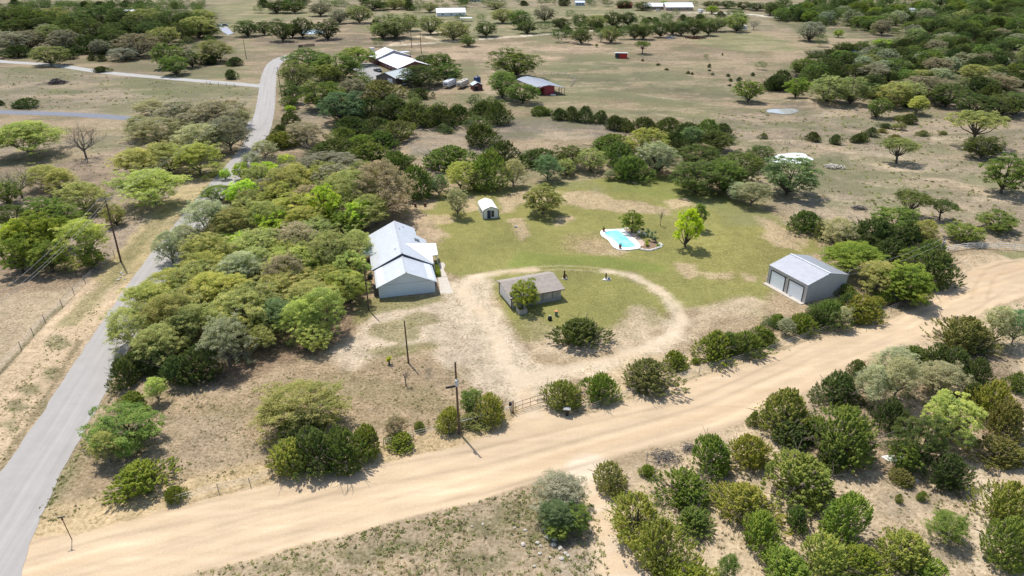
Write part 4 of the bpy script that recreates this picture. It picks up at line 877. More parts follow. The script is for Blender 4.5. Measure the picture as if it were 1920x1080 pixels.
def window(root, c, w_, h_, face, frame=None, pane=None, name='window'):
    """face: 'x-','x+','y-','y+' outward side of the wall"""
    f = MB(); g_ = MB(); ax = face[0] == 'x'; s = 1 if face[1] == '+' else -1
    def bx(m, du, dz, wu, wz, off, th):
        if ax: m.box((c[0] + s * off, c[1] + du, c[2] + dz), (th, wu, wz))
        else: m.box((c[0] + du, c[1] + s * off, c[2] + dz), (wu, th, wz))
    for sgn in (-1, 1):
        bx(f, sgn * (w_ / 2), 0, .09, h_ + .09, .03, .09); bx(f, 0, sgn * (h_ / 2), w_ - .09, .09, .03, .085)
    bx(g_, 0, 0, w_ - .08, h_ - .08, .012, .05)
    fo = f.build(name, frame or M_WHITE, root); g_.build('pane', pane or M_GLASS, fo); return fo

# main house
rz = R(13.5); h = house_obj("house", (-25.2, 112.9), rz, "long pale blue house with stepped grey metal roof beside the oak grove", "house")
MB().prism([(.45, -.1), (10.95, -.1), (10.95, 2.62), (5.7, 4.95), (.45, 2.62)], .55, 8.2).build('wall', M_PALEBLUE, h)
MB().prism([(.2, -.1), (11.1, -.1), (11.1, 2.65), (5.7, 5.3), (.2, 2.65)], 8.2, 20.2).build('wall', M_PALEBLUE, h)
MB().box((5.3, 22.7, 1.3), (9.0, 5.0, 2.8)).build('wall', M_PALEBLUE, h)
MB().box((5.7, .535, 2.62), (10.4, .03, .08)).build('trim_board', M_TRIM, h)
r = MB(); zf = lambda x_: 5.0 - abs(x_ - 5.7) * 2.6 / 5.7
r.slab([(0, 0, 2.4), (5.7, 0, 5), (5.7, 8, 5), (0, 8, 2.4)], .1); r.slab([(5.702, 0, 5), (11.4, 0, 2.4), (11.4, 8, 2.4), (5.702, 8, 5)], .1)
r.build('garage_roof', M_ROOF, h)
zm = lambda x_: 5.55 - abs(x_ - 5.7) * .5
r = MB(); r.slab([(-.4, 7.8, zm(-.4)), (5.7, 7.8, zm(5.7)), (5.7, 25.6, zm(5.7)), (-.4, 25.6, zm(-.4))], .1)
r.slab([(5.702, 7.8, zm(5.7)), (11.75, 7.8, zm(11.75)), (11.75, 20.6, zm(11.75)), (9.9, 21.3, zm(9.9)), (9.9, 25.6, zm(9.9)), (5.702, 25.6, zm(5.7))], .1)
mr = r.build('main_roof', M_ROOF, h)
MB().box((5.7, 16.7, 5.57), (.34, 17.6, .05)).build('ridge_cap', M_GALV, mr); MB().box((5.7, 3.9, 5.02), (.34, 7.8, .05)).build('ridge_cap', M_GALV, h)
MB().slab([(-.4, 7.79, zm(-.4) - .1), (5.7, 7.79, zm(5.7) - .1), (11.75, 7.79, zm(11.75) - .1), (11.4, 7.79, 2.4), (5.7, 7.79, 5.0), (0, 7.79, 2.4)], .04).build('step_flashing', plain("dark_fascia", (.10, .10, .13), .6), h)
MB().slab([(6.9, 13.8, zm(6.9) + .06), (11.75, 7.9, zm(11.75) + .1), (12.0, 11.6, 2.75), (13.2, 11.9, 2.72), (13.5, 17.2, 2.95)], .09).build('porch_roof', M_ROOFW, h)
for px_, py_ in ((13.0, 12.1), (13.2, 16.9), (11.9, 8.4)): MB().tube([(px_, py_, -.1), (px_, py_, 2.68)], .07, 8).build('porch_post', M_WHITE, h)
MB().slab([(9.2, 17.6, zm(9.2) + .10), (10.2, 17.6, zm(10.2) + .10), (10.2, 18.9, zm(10.2) + .10), (9.2, 18.9, zm(9.2) + .10)], .1).build('skylight', M_GLASS, mr)
for q in ((4.6, 11.2), (6.4, 21.5), (7.4, 23.5)): MB().lathe([(.07, 0), (.07, .35), (.13, .36), (.13, .42), (.0, .46)], (q[0], q[1], zm(q[0]) - .05), 8).build('roof_vent', M_GALV, mr)
MB().slab([(-2.2, 15.2, 2.3), (-.2, 15.2, 2.7), (-.2, 19.8, 2.7), (-2.2, 19.8, 2.3)], .08).build('side_canopy', plain("pale_green_metal", (.55, .62, .60), .5), h)
for py_ in (15.4, 19.6): MB().tube([(-2.05, py_, -.1), (-2.05, py_, 2.2)], .06, 6).build('canopy_post', M_WHITE, h)
window(h, (11.1, 12.6, 1.5), 1.5, 1.2, 'x+'); window(h, (11.1, 18.6, 1.5), 1.2, 1.1, 'x+'); window(h, (10.95, 4.2, 1.5), 1.6, 1.1, 'x+')
d_ = MB().box((11.13, 15.2, 1.02), (.06, .95, 2.05)).build('door', M_WHITE, h); MB().lathe([(.03, 0), (.05, .04), (.0, .07)], (11.18, 15.55, 1.0), 8).build('handle', M_GALV, d_)
window(h, (.2, 11.0, 1.5), 1.2, 1.1, 'x-')
MB().box((-.05, 1.7, 1.15), (.9, .08, 2.5)).build('side_gate', plain("weathered_board", (.13, .12, .11), .9), h)
# slab and path beside the house
c_ = at(836, 541); o = MB().slab([(*at(821, 521), .05), (*at(838, 519), .05), (*at(850, 550), .05), (*at(826, 551), .05)], .1).build("concrete_slab", M_CONC); tag(o, kind='structure')
o = MB().slab([(*at(822, 494), .045), (*at(831, 492), .045), (*at(835, 497), .045), (*at(832, 505), .045), (*at(838, 518), .045), (*at(827, 520), .045), (*at(826, 505), .045)], .08).build("garden_path", M_CONC); tag(o, kind='structure')
# clipped hedge by the house
def hedge(name, u, v, wx, wy, hz, col, rz, label, cat, tn=.5):
    x_, y_ = at(u, v); rng = np.random.default_rng(int(u * 7 + v)); n = int(2600 * max(1, wx * wy / 3)); P_ = rng.uniform(-1, 1, (n, 3)); m = np.abs(P_).max(1); P_ = P_ / m[:, None] * (rng.uniform(.75, 1.04, n))[:, None]
    P_[:, 2] = P_[:, 2] * .5 + .5; N_ = P_ + [0, 0, .4]; V, F = leaf_quads(P_ * [wx / 2, wy / 2, hz], N_, .06, rng, .6)
    root = empty(name, (x_, y_, 0), rz, label, cat); o = link('crown', npmesh('hedge', V, F, M_LEAF, {"tint": np.repeat(rng.uniform(.2, .9, n), 4)}), root); o.color = (*COLR[col], 1)
    st = MB(); [st.tube([(wx * .3 * a, wy * .3 * b, -.02), (wx * .38 * a, wy * .36 * b, hz * .7)], .03, 5) for a in (-1, 1) for b in (-1, 1)]; st.build('stems', M_BARK, root)
hedge("clipped_hedge", 818.5, 508, 1.1, 5.2, 1.0, 'b', rz, "clipped bright green hedge against the right wall of the house", "hedge")
# things along the shaded left wall of the house
x_, y_ = at(694, 521); t_ = empty("parked_mower", (x_, y_, 0), R(100), "dark riding mower parked along the left wall of the house", "mower")
MB().box((0, 0, .45), (1.5, .7, .3)).build('body', plain("navy_paint", (.03, .04, .12), .35), t_, bevel=.06); MB().box((-.35, 0, .8), (.45, .5, .4)).build('seat', M_BLACK, t_, bevel=.05)
for a, b in ((.5, .4), (.5, -.4), (-.5, .4), (-.5, -.4)): MB().tube([(a, b - .08, .25), (a, b + .08, .25)], .25, 12).build('wheel', M_BLACK, t_)
MB().tube([(.2, 0, .6), (.0, 0, 1.0)], .03, 6).build('steering_column', M_BLACK, t_)

# two-door grey metal garage
GA = (49.55, 119.0); rzg = R(-64.8) ; g2 = house_obj("garage", (50.05, 120.0), R(-64.8 + 90) , "grey metal two-door garage beside the dirt road", "garage")
# local x runs back from the doors, y along the door wall (towards the left end)
M_SID = ribbed("grey_sheet_wall", (.62, .60, .59), .30, 0, .5, .2, .85, .08, .25)
M_GR = ribbed("light_sheet_roof", (.38, .39, .425), .32, 1, .4, .3, .78)
Lg, Wg = 9.5, 10.2
MB().prism([(0, -.1), (Wg, -.1), (Wg, 3.75), (Wg / 2, 5.1), (0, 3.75)], -Lg, 0).build('wall', M_SID, g2)
r = MB(); r.slab([(-.15, -Lg - .12, 3.86), (Wg / 2, -Lg - .12, 5.24), (Wg / 2, .12, 5.24), (-.15, .12, 3.86)], .1); r.slab([(Wg / 2 + .002, -Lg - .12, 5.24), (Wg + .15, -Lg - .12, 3.86), (Wg + .15, .12, 3.86), (Wg / 2 + .002, .12, 5.24)], .1)
gr = r.build('roof', M_GR, g2); MB().box((Wg / 2, -Lg / 2, 5.27), (.4, Lg + .26, .05)).build('ridge_cap', plain("pale_cap", (.62, .63, .66), .4), gr)
M_DOOR = ribbed("pale_blue_door", (.80, .85, .88), .45, 2, .5, 0, .9, .05, .2)
for yc in (-2.45, -7.0):
    MB().box((-.035, yc, 1.5), (.07, 3.4, 3.0)).build('garage_door', M_DOOR, g2)
    f = MB(); f.box((-.06, yc + 1.78, 1.55), (.12, .16, 3.1)).box((-.05, yc - 1.78, 1.55), (.1, .12, 3.1)).box((-.055, yc, 3.08), (.11, 3.4, .14)); f.build('door_frame', M_DARK if yc > -5 else M_BLACK, g2)
MB().box((-.5, -Lg / 2, .04), (1.0, Lg + .2, .12)).build('door_sill', M_CONC, g2)
for yy in (.02, -Lg - .02): MB().box((-.02, yy, 1.85), (.1, .12, 3.7)).build('corner_trim', plain("light_trim", (.5, .5, .5), .5), g2)
b_ = MB(); b_.tube([(-.02, -4.6, 3.25), (-.4, -4.6, 3.35)], .04, 6).box((-.5, -4.6, 3.3), (.3, .3, .22)); b_.build('wall_lamp', M_BLACK, g2)
MB().tube([(Wg - .2, -Lg - .2, 3.2), (Wg - .2, -Lg - .2, 5.0)], .06, 8).build('service_mast', M_GALV, g2)

# weathered shed
SO = (-.45, 109.25); rs = R(21.6); s = house_obj("old_shed", SO, rs, "weathered grey plank shed with a low pitched felt roof", "shed")
M_PLANK = ribbed("weathered_planks", (.50, .455, .385), .22, 0, .9, 0, .6, .35, .5)
M_FELT = plain("grey_felt_roof", (.32, .28, .245), .95, var=.22, scale=1.2)
pr = [(0, -.05), (0, 2.3), (4.6, 3.25), (6.4, 2.7), (6.4, -.05)]
V = []; ys_ = [(a[0], a[1]) for a in pr]; m = MB(); n = 5
V = [(.5, yy, zz_) for yy, zz_ in ys_] + [(10.3, yy, zz_) for yy, zz_ in ys_]
m.add(V, [(4, 3, 2, 1, 0), (5, 6, 7, 8, 9), (0, 1, 6, 5), (1, 2, 7, 6), (2, 3, 8, 7), (3, 4, 9, 8)]); m.build('wall', M_PLANK, s)
MB().box((.48, 3.2, 1.25), (.05, 6.3, 2.1)).build('painted_end', M_WHITE, s)
MB().box((5.4, -.03, .32), (9.8, .1, .66)).build('stone_skirting', plain("grey_skirting", (.36, .34, .31), .9, var=.2), s)
r = MB(); r.slab([(-.1, -.45, 2.28), (10.9, -.45, 2.28), (10.9, 4.6, 3.36), (-.1, 4.6, 3.36)], .1); r.slab([(-.1, 4.602, 3.36), (10.9, 4.602, 3.36), (10.9, 6.9, 2.66), (-.1, 6.9, 2.66)], .1); rf = r.build('roof', M_FELT, s)
MB().box((5.4, -.47, 2.24), (11.0, .04, .16)).build('fascia', plain("brown_fascia", (.12, .08, .07), .8), s)
for xx in (3.8, 6.6, 8.6): MB().box((xx, -.06, 1.35), (.14, .06, 1.9)).build('batten', M_POLEG, s)
for yy in (.1, 6.35): MB().box((.42, yy, 1.3), (.14, .14, 2.6)).build('corner_post', plain("brown_fascia", (.12, .08, .07), .8), s)
t_ = empty("wooden_pen", at(978, 586), rs, "small pale plank pen by the front left corner of the old shed", "pen")
for c2, d2 in (((0, -.8, .5), (1.5, .06, 1.0)), ((-.75, 0, .5), (.06, 1.6, 1.0)), ((.75, 0, .5), (.06, 1.6, 1.0))): MB().box(c2, d2).build('panel', plain("pale_plank", (.42, .39, .34), .9, var=.3), t_)

# round-roofed white shed at the top of the lawn
gx = at(906, 411); t_ = house_obj("arched_shed", gx, R(8), "small white arched-roof metal shed on the lawn", "shed")
Wd, Ld = 3.8, 6.4
arch = [(Wd / 2 + Wd / 2 * math.cos(a) * (1 if abs(math.cos(a)) > .99 else 1), 0) for a in ()]
prof = [(0, 0), (0, 1.75), (.12, 2.15), (.45, 2.45), (1.9, 3.0), (3.35, 2.45), (3.68, 2.15), (3.8, 1.75), (3.8, 0)]
sh = .55  # the shed stands askew: its long side leans back-left
m = MB(); n = len(prof); V = [(a, 0, b) for a, b in prof] + [(a - 3.0 * sh * 0, Ld, b) for a, b in prof]
m.add(V, [tuple(range(n))[::-1], tuple(range(n, 2 * n))] + [(i, (i + 1) % n, (i + 1) % n + n, i + n) for i in range(n)]); 
t_.rotation_euler[2] = R(14)
m.build('wall', plain("cream_sheet", (.72, .70, .62), .5, var=.08), t_)
m = MB(); up_ = prof[1:-1]
for i in range(len(up_) - 1):
    a, b = up_[i], up_[i + 1]; m.add([(a[0] + (-.06 if a[0] < 1.9 else .06), -.12, a[1] + .05), (b[0] + (-.06 if b[0] < 1.9 else .06 if b[0] > 1.9 else 0), -.12, b[1] + .05), (b[0] + (-.06 if b[0] < 1.9 else .06 if b[0] > 1.9 else 0), Ld + .1, b[1] + .05), (a[0] + (-.06 if a[0] < 1.9 else .06), Ld + .1, a[1] + .05)], [(0, 1, 2, 3)])
m.build('roof', plain("bright_white_sheet", (.86, .86, .80), .4, var=.05), t_)
m = MB(); m.tube([(a + (-.03 if a < 1.9 else .03), -.08, b + .02) for a, b in prof], .07, 6); m.build('front_rim', plain("mauve_trim", (.16, .13, .15), .6), t_)
MB().box((1.45, -.03, 1.1), (.85, .06, 2.0)).build('door', plain("navy_door", (.03, .035, .07), .4), t_); window(t_, (2.35, 0, 1.2), .85, 1.7, 'y-', M_WHITE)
window(t_, (0, 1.6, 1.4), .9, 1.1, 'x-', M_WHITE); window(t_, (0, 3.2, 1.4), .9, 1.1, 'x-', M_WHITE)

# red pole barn
o_ = (11.2, 301.2); rb = R(-67.1 + 90); M_RED = ribbed("red_sheet", (.33, .035, .05), .5, 2, .5, 0, .7, .1, .3)
b = house_obj("red_barn", o_, R(5.8), "red barn with wide silver roof and an open lean-to", "barn")
dv = Vector((2.1 - 11.2, 322.1 - 300.5)); dl = dv.length; lc = (dv.x * math.cos(-R(5.8)) - dv.y * math.sin(-R(5.8)), dv.x * math.sin(-R(5.8)) + dv.y * math.cos(-R(5.8)))
k = lc[0] / lc[1]; Lb = lc[1]
def sk(x_, y_, z_): return (x_ + k * y_, y_, z_)
prf = [(0, 3.0), (2.2, 3.9), (4.9, 4.35), (9.0, 3.6), (12.0, 3.0)]
m = MB()
for (a, za), (c2, zb) in zip(prf[:-1], prf[1:]): m.slab([sk(a, 0, za), sk(c2, 0, zb), sk(c2, Lb, zb), sk(a, Lb, za)], .1)
m.build('roof', ribbed("silver_barn_roof", (.27, .29, .33), .6, 0, .45, .2, .85), b)
m = MB(); m.add([sk(3.2, .6, 0), sk(7.4, .6, 0), sk(7.4, .6, 3.8), sk(4.9, .6, 4.2), sk(3.2, .6, 3.95), sk(3.2, Lb - .4, 0), sk(7.4, Lb - .4, 0), sk(7.4, Lb - .4, 3.8), sk(4.9, Lb - .4, 4.2), sk(3.2, Lb - .4, 3.95)], [(0, 1, 2, 3, 4), (9, 8, 7, 6, 5), (1, 6, 7, 2), (5, 0, 4, 9)]); m.build('wall', M_RED, b)
MB().slab([sk(0, .55, 3.55), sk(3.2, .55, 3.9), sk(3.2, .65, 3.9), sk(0, .65, 3.0)], .7).build('gable_board', M_RED, b)
MB().box((1.7, 2.8, 1.6), (2.8, .1, 3.2)).build('dark_doorway', M_DARK, b)
for xx, yy in ((.2, .4), (3.0, .5), (9.2, .4), (10.5, .4), (11.8, .4), (11.8, 5), (11.8, 10), (11.8, 15)): MB().tube([sk(xx, yy, -.1), sk(xx, yy, 3.1)], .10, 6).build('post', M_RUST, b)
MB().box((9.6, .5, 1.1), (4.2, .06, .1)).build('rail', M_POLEG, b)
x_, y_ = at(1037, 179.5); t_ = empty("water_trough", (x_, y_, 0), R(5), "pale trough lying in front of the red barn", "trough"); MB().lathe([(.9, .1), (1.0, .6), (.92, .6), (.8, .25)], (0, 0, 0), 14, 1.2, .5).build('basin', M_WHITE, t_); MB().box((0, 0, .08), (1.4, .3, .16)).build('foot', M_GALV, t_)

# red loafing shed in the paddock
q = at(1153, 109.5); t_ = house_obj("red_shelter", q, R(-8), "small red three-sided shelter alone in the paddock", "shed")
M_REDB = plain("bright_red_sheet", (.50, .03, .025), .5)
MB().box((4.6, -.2, 1.3), (4.4, .1, 2.6)).build('end_wall', M_REDB, t_); MB().box((3.4, 3.9, 1.3), (6.8, .1, 2.6)).build('back_wall', plain("blue_grey_sheet", (.10, .13, .17), .6), t_); MB().box((6.75, 1.85, 1.3), (.1, 4.0, 2.6)).build('side_wall', M_REDB, t_)
MB().slab([(-.3, -.6, 3.1), (7.1, -.6, 3.1), (7.1, 4.3, 2.7), (-.3, 4.3, 2.7)], .12).build('roof', M_ROOFW, t_)
for xx in (.1, 2.3): MB().box((xx, -.2, 1.5), (.16, .16, 3)).build('post', M_POLE, t_)

# white-roofed homestead
M_BRICK = plain("red_brick", (.24, .10, .085), .9, var=.25, scale=3); M_TANW = plain("tan_stucco", (.42, .34, .27), .9)
q = at(747, 128, 2.7); dA = at(709, 112, 2.7); rA = math.atan2(dA[1] - q[1], dA[0] - q[0]) - R(90)
hA = house_obj("farmhouse", q, rA, "white-roofed brick farmhouse with a chimney beyond the oaks", "house")
LA = math.hypot(dA[0] - q[0], dA[1] - q[1]); WA = 17.5
gable(hA, LA - .2, WA, 2.7, 5.4, M_BRICK, M_ROOFW, .6, 0, 0, nm=('front_wall', 'front_roof'))
gable(hA, 13, WA + 2.4, 3.3, 6.9, M_BRICK, M_ROOFW, .6, -1.0, LA + .05)
MB().prism([(-.3, 3.3), (WA + .6, 3.3), (WA / 2 + .2, 6.6)], LA - .02, LA + .06).build('gable_face', plain("pale_grey_face", (.42, .40, .42), .7), hA)
MB().box((.6, LA + 11, 3.6), (2.4, 2.4, 7.4)).box((.6, LA + 11, 7.4), (2.7, 2.7, .3)).build('chimney', plain("pale_chimney", (.55, .50, .46), .8), hA)
MB().slab([(2, LA + 13.6, 3.5), (24, LA + 13.6, 3.5), (24, LA + 21, 3.1), (2, LA + 21, 3.1)], .12).build('patio_roof', M_ROOF, hA)
for xx in (15, 19.5, 23.6): MB().tube([(xx, LA + 13.9, -.1), (xx, LA + 13.9, 3.3)], .14, 6).build('patio_post', M_POLE, hA)
for k_ in range(4): window(hA, (0, 3 + k_ * 5.2, 1.5), 1.6, 1.3, 'x-')
for xx in (4, 9, 14): window(hA, (xx, 0, 1.5), 1.6, 1.3, 'y-')
q = at(705, 142.5, 2.9); q2 = at(744, 147, 2.9); rB = math.atan2(q2[1] - q[1], q2[0] - q[0])
hB = house_obj("workshop", q, rB, "low grey-roofed workshop in front of the white-roofed farmhouse", "workshop"); WB = math.hypot(q2[0] - q[0], q2[1] - q[1]) - .8
gable(hB, 15, WB, 2.9, 4.9, plain("brown_clad", (.16, .125, .115), .8), ribbed("dull_green_grey_roof", (.46, .51, .51), .5, 1, .5), .5)
MB().box((WB * .72, -.05, 1.25), (2.8, .1, 2.5)).build('roller_door', M_WHITE, hB); MB().slab([(WB + .5, 1.5, 2.6), (WB + 5.5, 1.5, 2.3), (WB + 5.5, 10, 2.3), (WB + .5, 10, 2.6)], .1).build('lean_to', M_ROOF, hB)
for yy in (1.8, 9.7): MB().tube([(WB + 5.3, yy, -.1), (WB + 5.3, yy, 2.3)], .1, 6).build('post', M_POLE, hB)

def car(name, u, v, rz, col, label, group=None, pick=False, z=0):
    x_, y_ = at(u, v); t_ = empty(name, (x_, y_, z), R(rz), label, 'car' if not pick else 'pickup', group); pm = plain(name + "_paint_" + str(int(u)), col, .28, .1, .03)
    L, W_ = (4.8, 1.9) if not pick else (5.8, 2.0); hb = .62 if not pick else .8
    MB().prism([(-L / 2, .35), (L / 2, .35), (L / 2 + .03, hb + .1), (L / 2 - .5, hb + .28), (-L / 2 + .1, hb + .30), (-L / 2 - .03, hb)], -W_ / 2, W_ / 2).build('body', pm, t_, bevel=.05)
    x0, x1 = (-1.9, 1.2) if not pick else (-.6, 1.7)
    MB().prism([(x0, hb + .22), (x1 + .5, hb + .22), (x1 - .1, hb + .82), (x0 + .35, hb + .82)], -W_ / 2 + .12, W_ / 2 - .12).build('windows', M_GLASS, t_, bevel=.04)
    MB().box(((x0 + x1) / 2 + .12, 0, hb + .85), (x1 - x0 - .45, W_ - .34, .07)).build('cabin_roof', pm, t_, bevel=.02)
    for a in (-L * .31, L * .31):
        for b_ in (-1, 1): wl = MB().tube([(a, b_ * (W_ / 2 - .22), .34), (a, b_ * (W_ / 2 + .01), .34)], .34, 14).build('wheel', M_BLACK, t_); MB().tube([(a, b_ * (W_ / 2 + .011), .34), (a, b_ * (W_ / 2 + .02), .34)], .19, 10).build('rim', M_GALV, wl)
    for b_ in (-1, 1): MB().box((L / 2 + .02, b_ * .65, hb), (.06, .35, .16)).build('headlight', M_WHITE, t_)
    return t_
car("parked_pickup", 708.5, 134.5, -50, (.02, .025, .04), "dark pickup parked by the white-roofed farmhouse", pick=True)
car("parked_car", 411, 49, 10, (.75, .76, .78), "white suv parked on the blue-grey pad at far left")
car("parked_car", 422, 48.5, 10, (.10, .13, .20), "dark blue sedan parked right of the white suv")
car("parked_car", 762, 163.5, 10, (.03, .03, .035), "black car under the lean-to of the grey-roofed workshop")
car("parked_car", 1234, 20.5, 5, (.72, .74, .76), "white car in front of the far white-roofed house")
car("parked_car", 155, 44, 60, (.72, .74, .76), "white van glimpsed among the far left woods")
def trailer(u, v, rz, L, H_, label, col=(.74, .75, .77), stripe=(.30, .30, .32)):
    x_, y_ = at(u, v); t_ = empty("camper_trailer", (x_, y_, 0), R(rz), label, "camper", "camper trailers"); W_ = 2.6
    MB().prism([(-L / 2, .7), (L / 2 - .8, .7), (L / 2, 1.4), (L / 2, H_ - .5), (L / 2 - .35, H_), (-L / 2, H_)], -W_ / 2, W_ / 2).build('body', plain("camper_white%d" % int(u), col, .35, var=.05), t_, bevel=.08)
    for sy in (-1, 1):
        MB().box((0, sy * (W_ / 2 + .012), 1.35), (L * .9, .03, .25)).build('stripe', plain("stripe%d" % int(u), stripe, .4), t_)
        for a in (-.3, .05, .3): window(t_, (L * a, sy * W_ / 2, 2.1), .9, .6, 'y+' if sy > 0 else 'y-')
        for a in (-.5, .5): MB().tube([(a, sy * 1.05, .38), (a, sy * 1.28, .38)], .38, 12).build('wheel', M_BLACK, t_)
    window(t_, (L / 2, 0, 2.0), 1.7, .6, 'x+')
    for a in (-.25, .15): MB().box((L * a, 0, H_ + .14), (.9, .8, .28)).build('roof_unit', M_TRIM, t_, bevel=.03)
    MB().tube([(L / 2 - .3, .3, .6), (L / 2 + 1.2, 0, .55)], .06, 6).tube([(L / 2 - .3, -.3, .6), (L / 2 + 1.2, 0, .55)], .06, 6).build('hitch', M_BLACK, t_)
    MB().box((-L * .1, -W_ / 2 - .02, 1.75), (.7, .04, 1.9)).build('door', M_WHITE, t_)
trailer(844, 163, -108, 10, 3.3, "white camper trailer left of the brown one by the oaks")
trailer(868, 164, -108, 9.5, 3.2, "cream and brown camper trailer beside the red-brown hut", (.52, .46, .38), (.10, .06, .05))
trailer(1387, 57, 182, 9.5, 3.3, "long white camper trailer alone beyond the paddock")
trailer(1313, 24, -80, 7, 3.0, "white camper trailer parked by the far tan house")
q = at(887, 170.5); t_ = house_obj("garden_hut", q, R(18), "red-brown hut with pale roof beside the blue tank", "hut"); gable(t_, 4.5, 4.4, 2.4, 3.5, plain("red_brown_boards", (.16, .06, .055), .8), ribbed("pale_hut_roof", (.50, .58, .58), .4, 1), .3); MB().box((1.6, -.03, 1.0), (1.3, .06, 2.0)).build('door', M_DARK, t_); MB().box((1.6, -.04, 2.15), (1.5, .06, .18)).build('lintel', M_WHITE, t_)
q = at(895, 165.5); t_ = empty("water_tank", (q[0], q[1], 0), 0, "tall dark blue water tank behind the red-brown hut", "tank"); MB().lathe([(1.55, -.05), (1.6, .1), (1.6, 4.6), (1.2, 5.1), (.4, 5.35), (0, 5.4)], (0, 0, 0), 24).build('body', plain("dark_blue_poly", (.02, .04, .10), .35), t_, True); MB().lathe([(.4, 5.3), (.4, 5.55), (0, 5.6)], (0, 0, 0), 12).build('lid', M_BLACK, t_)
for zz_ in (1.2, 2.4, 3.6): MB().lathe([(1.6, zz_), (1.66, zz_ + .05), (1.66, zz_ + .12), (1.6, zz_ + .17)], (0, 0, 0), 24).build('hoop', plain("dark_blue_poly", (.02, .04, .10), .35), t_)

def farhouse(name, u, v, rz, W_, L, ev, ap, wall, roof, label, cat="house", porch=False):
    q = at(u, v); t_ = house_obj(name, q, R(rz), label, cat); gable(t_, L, W_, ev, ap, wall, roof, .6, -W_ / 2, -L / 2)
    for a in (-.3, 0, .3):
        window(t_, (-W_ / 2, L * a, 1.5), 1.4, 1.2, 'x-'); window(t_, (W_ / 2, L * a, 1.5), 1.4, 1.2, 'x+')
    MB().box((W_ * .15, -L / 2 - .03, 1.05), (1.0, .06, 2.1)).build('door', M_DARK, t_); return t_
farhouse("farmhouse", 845, 29, 100, 12, 25, 3.2, 6.2, M_WHITE, M_ROOFW, "bright white-roofed white house at the top of the meadow")
q = at(874, 40); t_ = house_obj("carport", q, R(100), "small white carport right of the bright white house", "carport"); MB().slab([(-3, -5, 2.7), (3, -5, 2.7), (3, 5, 2.9), (-3, 5, 2.9)], .12).build('roof', M_ROOFW, t_); [MB().tube([(a, b_, -.1), (a, b_, 2.7)], .1, 6).build('post', M_WHITE, t_) for a in (-2.8, 2.8) for b_ in (-4.8, 4.8)]
farhouse("farmhouse", 1226, 17, 90, 12, 20, 3, 5.6, M_TANW, M_ROOFW, "white-roofed tan house, left of two at the top centre")
farhouse("farmhouse", 1270, 18.5, 93, 15, 26, 3.2, 6.6, M_TANW, M_ROOFW, "wide white-roofed tan house, right of two at the top centre")
farhouse("storage_building", 1490, 23, 80, 8, 14, 3, 4.2, M_WHITE, M_ROOFW, "white flat building among the trees at the upper right", "building")
farhouse("storage_building", 1604, 108, 110, 5, 7, 2.8, 4.0, plain("blue_grey_wall", (.3, .35, .4), .6), ribbed("pale_blue_roof", (.45, .58, .68), .5, 1), "small pale blue roof poking out of the right woods", "building")
farhouse("storage_building", 245, 27, 95, 7, 9, 2.8, 4.0, M_WHITE, M_ROOF, "pale roof glimpsed among the far left woods", "building")
farhouse("storage_building", 1171, 14.5, 90, 6, 14, 3, 4.4, plain("rust_red_wall", (.32, .08, .05), .7), plain("rust_red_roof", (.36, .09, .06), .7), "red barn-like shed at the top centre", "shed")
farhouse("storage_building", 1087, 10, 90, 6, 9, 3, 4.4, plain("blue_shed_wall", (.4, .5, .6), .7), ribbed("pale_blue_roof2", (.55, .66, .75), .5, 1), "pale blue shed at the top centre left", "shed")
farhouse("storage_building", 892, 3, 90, 8, 12, 3, 4.4, M_WHITE, M_ROOF, "grey-white building at the top edge of the meadow", "building")
q = at(1722, 29); t_ = house_obj("pavilion", q, R(75), "open dark timber pavilion with a silver lean roof in the far woods", "pavilion")
MB().slab([(-6, -10, 3.2), (6, -10, 5.6), (6, 8, 5.6), (-6, 8, 3.2)], .2).build('roof', M_ROOF, t_); MB().box((2, 2, 2.2), (7, 10, 4.4)).build('wall', plain("dark_purple_boards", (.07, .04, .05), .8), t_)
for a in (-5.6, 5.6):
    for b_ in (-9.5, -1, 7.5): MB().tube([(a, b_, -.1), (a, b_, 3.3 if a < 0 else 5.4)], .2, 6).build('post', M_POLE, t_)

# ------------------------------------------------------------------ ponds
def water_mat(name, col, rough=.08):
    m, t, b = nodes(name); b.inputs['Base Color'].default_value = (*col, 1); b.inputs['Roughness'].default_value = rough; b.inputs['Specular IOR Level'].default_value = .9
    bp = t.nodes.new("ShaderNodeBump"); bp.inputs['Strength'].default_value = .12; bp.inputs['Distance'].default_value = .05
    t.links.new(noise(t, 1.6, 3, .6, objvec(t)), bp.inputs['Height']); t.links.new(bp.outputs[0], b.inputs['Normal']); return m
def pond(name, u, v, ru, rv, mat, z=.16):
    pts = []; rnd = random.Random(int(u))
    for k in range(36):
        t = k * math.pi / 18; j = 1 + .09 * math.sin(3 * t + u) + .06 * math.sin(5 * t + 1) + rnd.uniform(-.03, .03); q = at(u + ru * j * math.cos(t), v + rv * j * math.sin(t)); pts.append((q[0], q[1], z))
    return tag(MB().slab(pts, .25).build(name, mat), kind='structure')
pond("pond_water", 1482, 298, 43, 10, water_mat("milky_water", (.74, .74, .66), .2))
pond("pond_water", 1468, 209, 30, 5, water_mat("pond_water", (.38, .38, .37)))
pond("pond_water", 585, 60, 20, 4.5, water_mat("blue_water", (.40, .55, .66)))
tag(MB().slab([(*at(405, 52), .08), (*at(425, 50), .08), (*at(438, 62), .08), (*at(428, 66), .08)], .1).build("parking_pad", plain("blue_grey_pad", (.30, .32, .37), .8)), kind='structure')
tag(MB().slab([(*at(q_[0], q_[1]), .06) for q_ in ((468, 226), (478, 220), (476, 238), (464, 250), (455, 248))], .1).build("gravel_lay_by", plain("grey_gravel", (.36, .34, .33), .95)), kind='structure')
